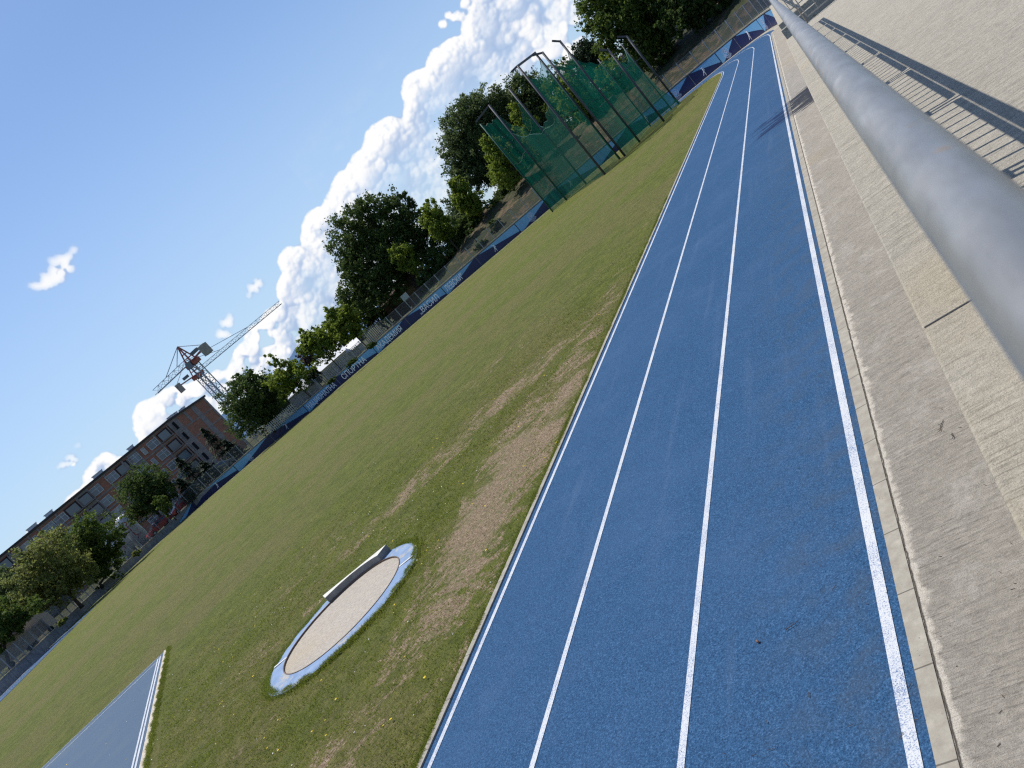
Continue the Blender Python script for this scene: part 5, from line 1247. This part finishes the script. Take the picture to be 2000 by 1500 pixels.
for a, e, r, n_ in ((-45.9, 15.1, .50, 16), (-45.1, 15.5, .45, 12), (-46.5, 15.15, .35, 8), (-36.8, 7.05, .38, 12), (-40.5, 6.2, .36, 10), (-40.0, 6.5, .30, 8), (-52.6, 5.9, .30, 9), (-52.2, 6.2, .25, 6), (-14.8, 11.4, .6, 12), (-11.5, 8.2, 1.2, 14), (-9, 7, 1.2, 12)):
    for _ in range(n_): grow(a+cr.normal()*r*1.1, e+cr.normal()*r*.5, r*cr.uniform(.3, .6), cr.uniform(-.3, .3), 1, inf)
mask = (ZM > -500).astype(np.float32); Zc = np.where(ZM > -500, ZM, ZM[ZM > -500].min()-8).astype(np.float32)
f1 = fbm(CH, CW, 60, 5, .62, 3); f2 = fbm(CH, CW, 9, 6, .55, 5); f3 = fbm(CH, CW, 3, 4, .5, 8)
Zs = blur(Zc, 1)+(f1-.5)*6
gy_, gx_ = np.gradient(Zs); nz = 1/np.sqrt(1+gx_**2+gy_**2); nx, ny_ = -gx_*nz, -gy_*nz
lam = nx*-.46+ny_*.80+nz*.38
ao = np.clip((Zs-blur(Zc, 14))/26, -1, 1); ao2 = np.clip((Zs-blur(Zc, 40))/60, -1, 1)
sh_ = .45+.40*lam+.32*ao+.42*ao2+(f2-.5)*.8+(f1-.5)*.12
sh_ = blur(sh_.astype(np.float32), 1)
EL_ = (EL0+np.arange(CH)*DPP)[:, None]; AZ_ = (AZ0+np.arange(CW)*DPP)[None]; below = np.interp(AZ_.ravel(), ta, te)[None]-EL_
alpha = blur(mask, 2); ero = fbm(CH, CW, 90, 4, .6, 12)
alpha = np.clip((blur(mask, 3)-.36-(.5-ero)*.8)*1.9, 0, 1)
rim = np.clip(1-np.abs(below)/1.3, 0, 1); sh_ = sh_+.12*rim
gap = np.clip((f3*.6+f2*.4-.43)*5.5, 0, 1); gap = 1-(1-gap)*np.clip((below-1.3)/2.0, 0, 1)*.78
wisp = np.clip(fbm(CH, CW, 7, 7, .6, 31, .45)-.50, 0, 1)*3.0*np.exp(-((below+1.2)/2.2)**2)*.35*(AZ_ > -30)
alpha = np.clip(np.maximum(alpha*gap, 0)+wisp, 0, 1)
sm = (EL_ > 14)|((AZ_ < -39.2)&(EL_ > 5.7)&(AZ_ > -54)&~((AZ_ > -49)&(AZ_ < -46.5)))|((AZ_ > -37.8)&(AZ_ < -35.9)&(EL_ > 6.3))
alpha = np.where(sm, blur(alpha.astype(np.float32), 4)*.95, alpha)
st_v = np.array([0, .35, .6, .85, 1.0]); tabs = [(.40, .50, .70, .93, 1.0), (.52, .61, .77, .94, 1.0), (.75, .81, .90, .97, 1.0)]
RGB = np.stack([np.interp(np.clip(sh_, 0, 1), st_v, tb) for tb in tabs]+[alpha], 2).astype(np.float32)
img = bpy.data.images.new('cloud_strip', CW, CH, alpha=True, float_buffer=True); img.colorspace_settings.name = 'Non-Color'; img.alpha_mode = 'CHANNEL_PACKED'
img.pixels.foreach_set(RGB.ravel()); img.update(); img.pack()
cb = w.new('ShaderNodeCombineXYZ'); w.L(w.math('DIVIDE', w.math('SUBTRACT', az, AZ0), AZ1-AZ0), cb.inputs[0]); w.L(w.math('DIVIDE', w.math('SUBTRACT', el, EL0), EL1-EL0), cb.inputs[1])
ti = w.new('ShaderNodeTexImage', extension='CLIP'); ti.image = img; w.L(cb.outputs[0], ti.inputs[0])
cl = ti.outputs['Alpha']; ccol = ti.outputs['Color']
skyc = w.new('ShaderNodeMix', data_type='RGBA', blend_type='MULTIPLY'); skyc.inputs[0].default_value = 1; w.L(sky.outputs[0], skyc.inputs[6]); skyc.inputs[7].default_value = (.098, .118, .139, 1)
# pale haze toward the horizon
hz = w.math('MULTIPLY', w.math('SUBTRACT', 1.0, w.smooth(el, 0, 26)), .62)
skyh = w.mix(hz, skyc.outputs[2], (.53, .68, .86))
fin = w.mix(cl, skyh, ccol)
bg = w.new('ShaderNodeBackground'); w.L(fin, bg.inputs[0]); bg.inputs[1].default_value = 1.0
wo = w.new('ShaderNodeOutputWorld'); w.L(bg.outputs[0], wo.inputs[0])

scene.view_settings.view_transform = 'Standard'; scene.view_settings.look = 'None'; scene.view_settings.exposure = 0; scene.view_settings.gamma = 1
scene.cycles.max_bounces = 6; scene.cycles.transparent_max_bounces = 16; scene.cycles.diffuse_bounces = 2
scene.render.film_transparent = False
scene.cycles.use_denoising = False; scene.cycles.pixel_filter_type = 'BLACKMAN_HARRIS'; scene.cycles.filter_width = 1.25
scene.cycles.sample_clamp_indirect = 4.0
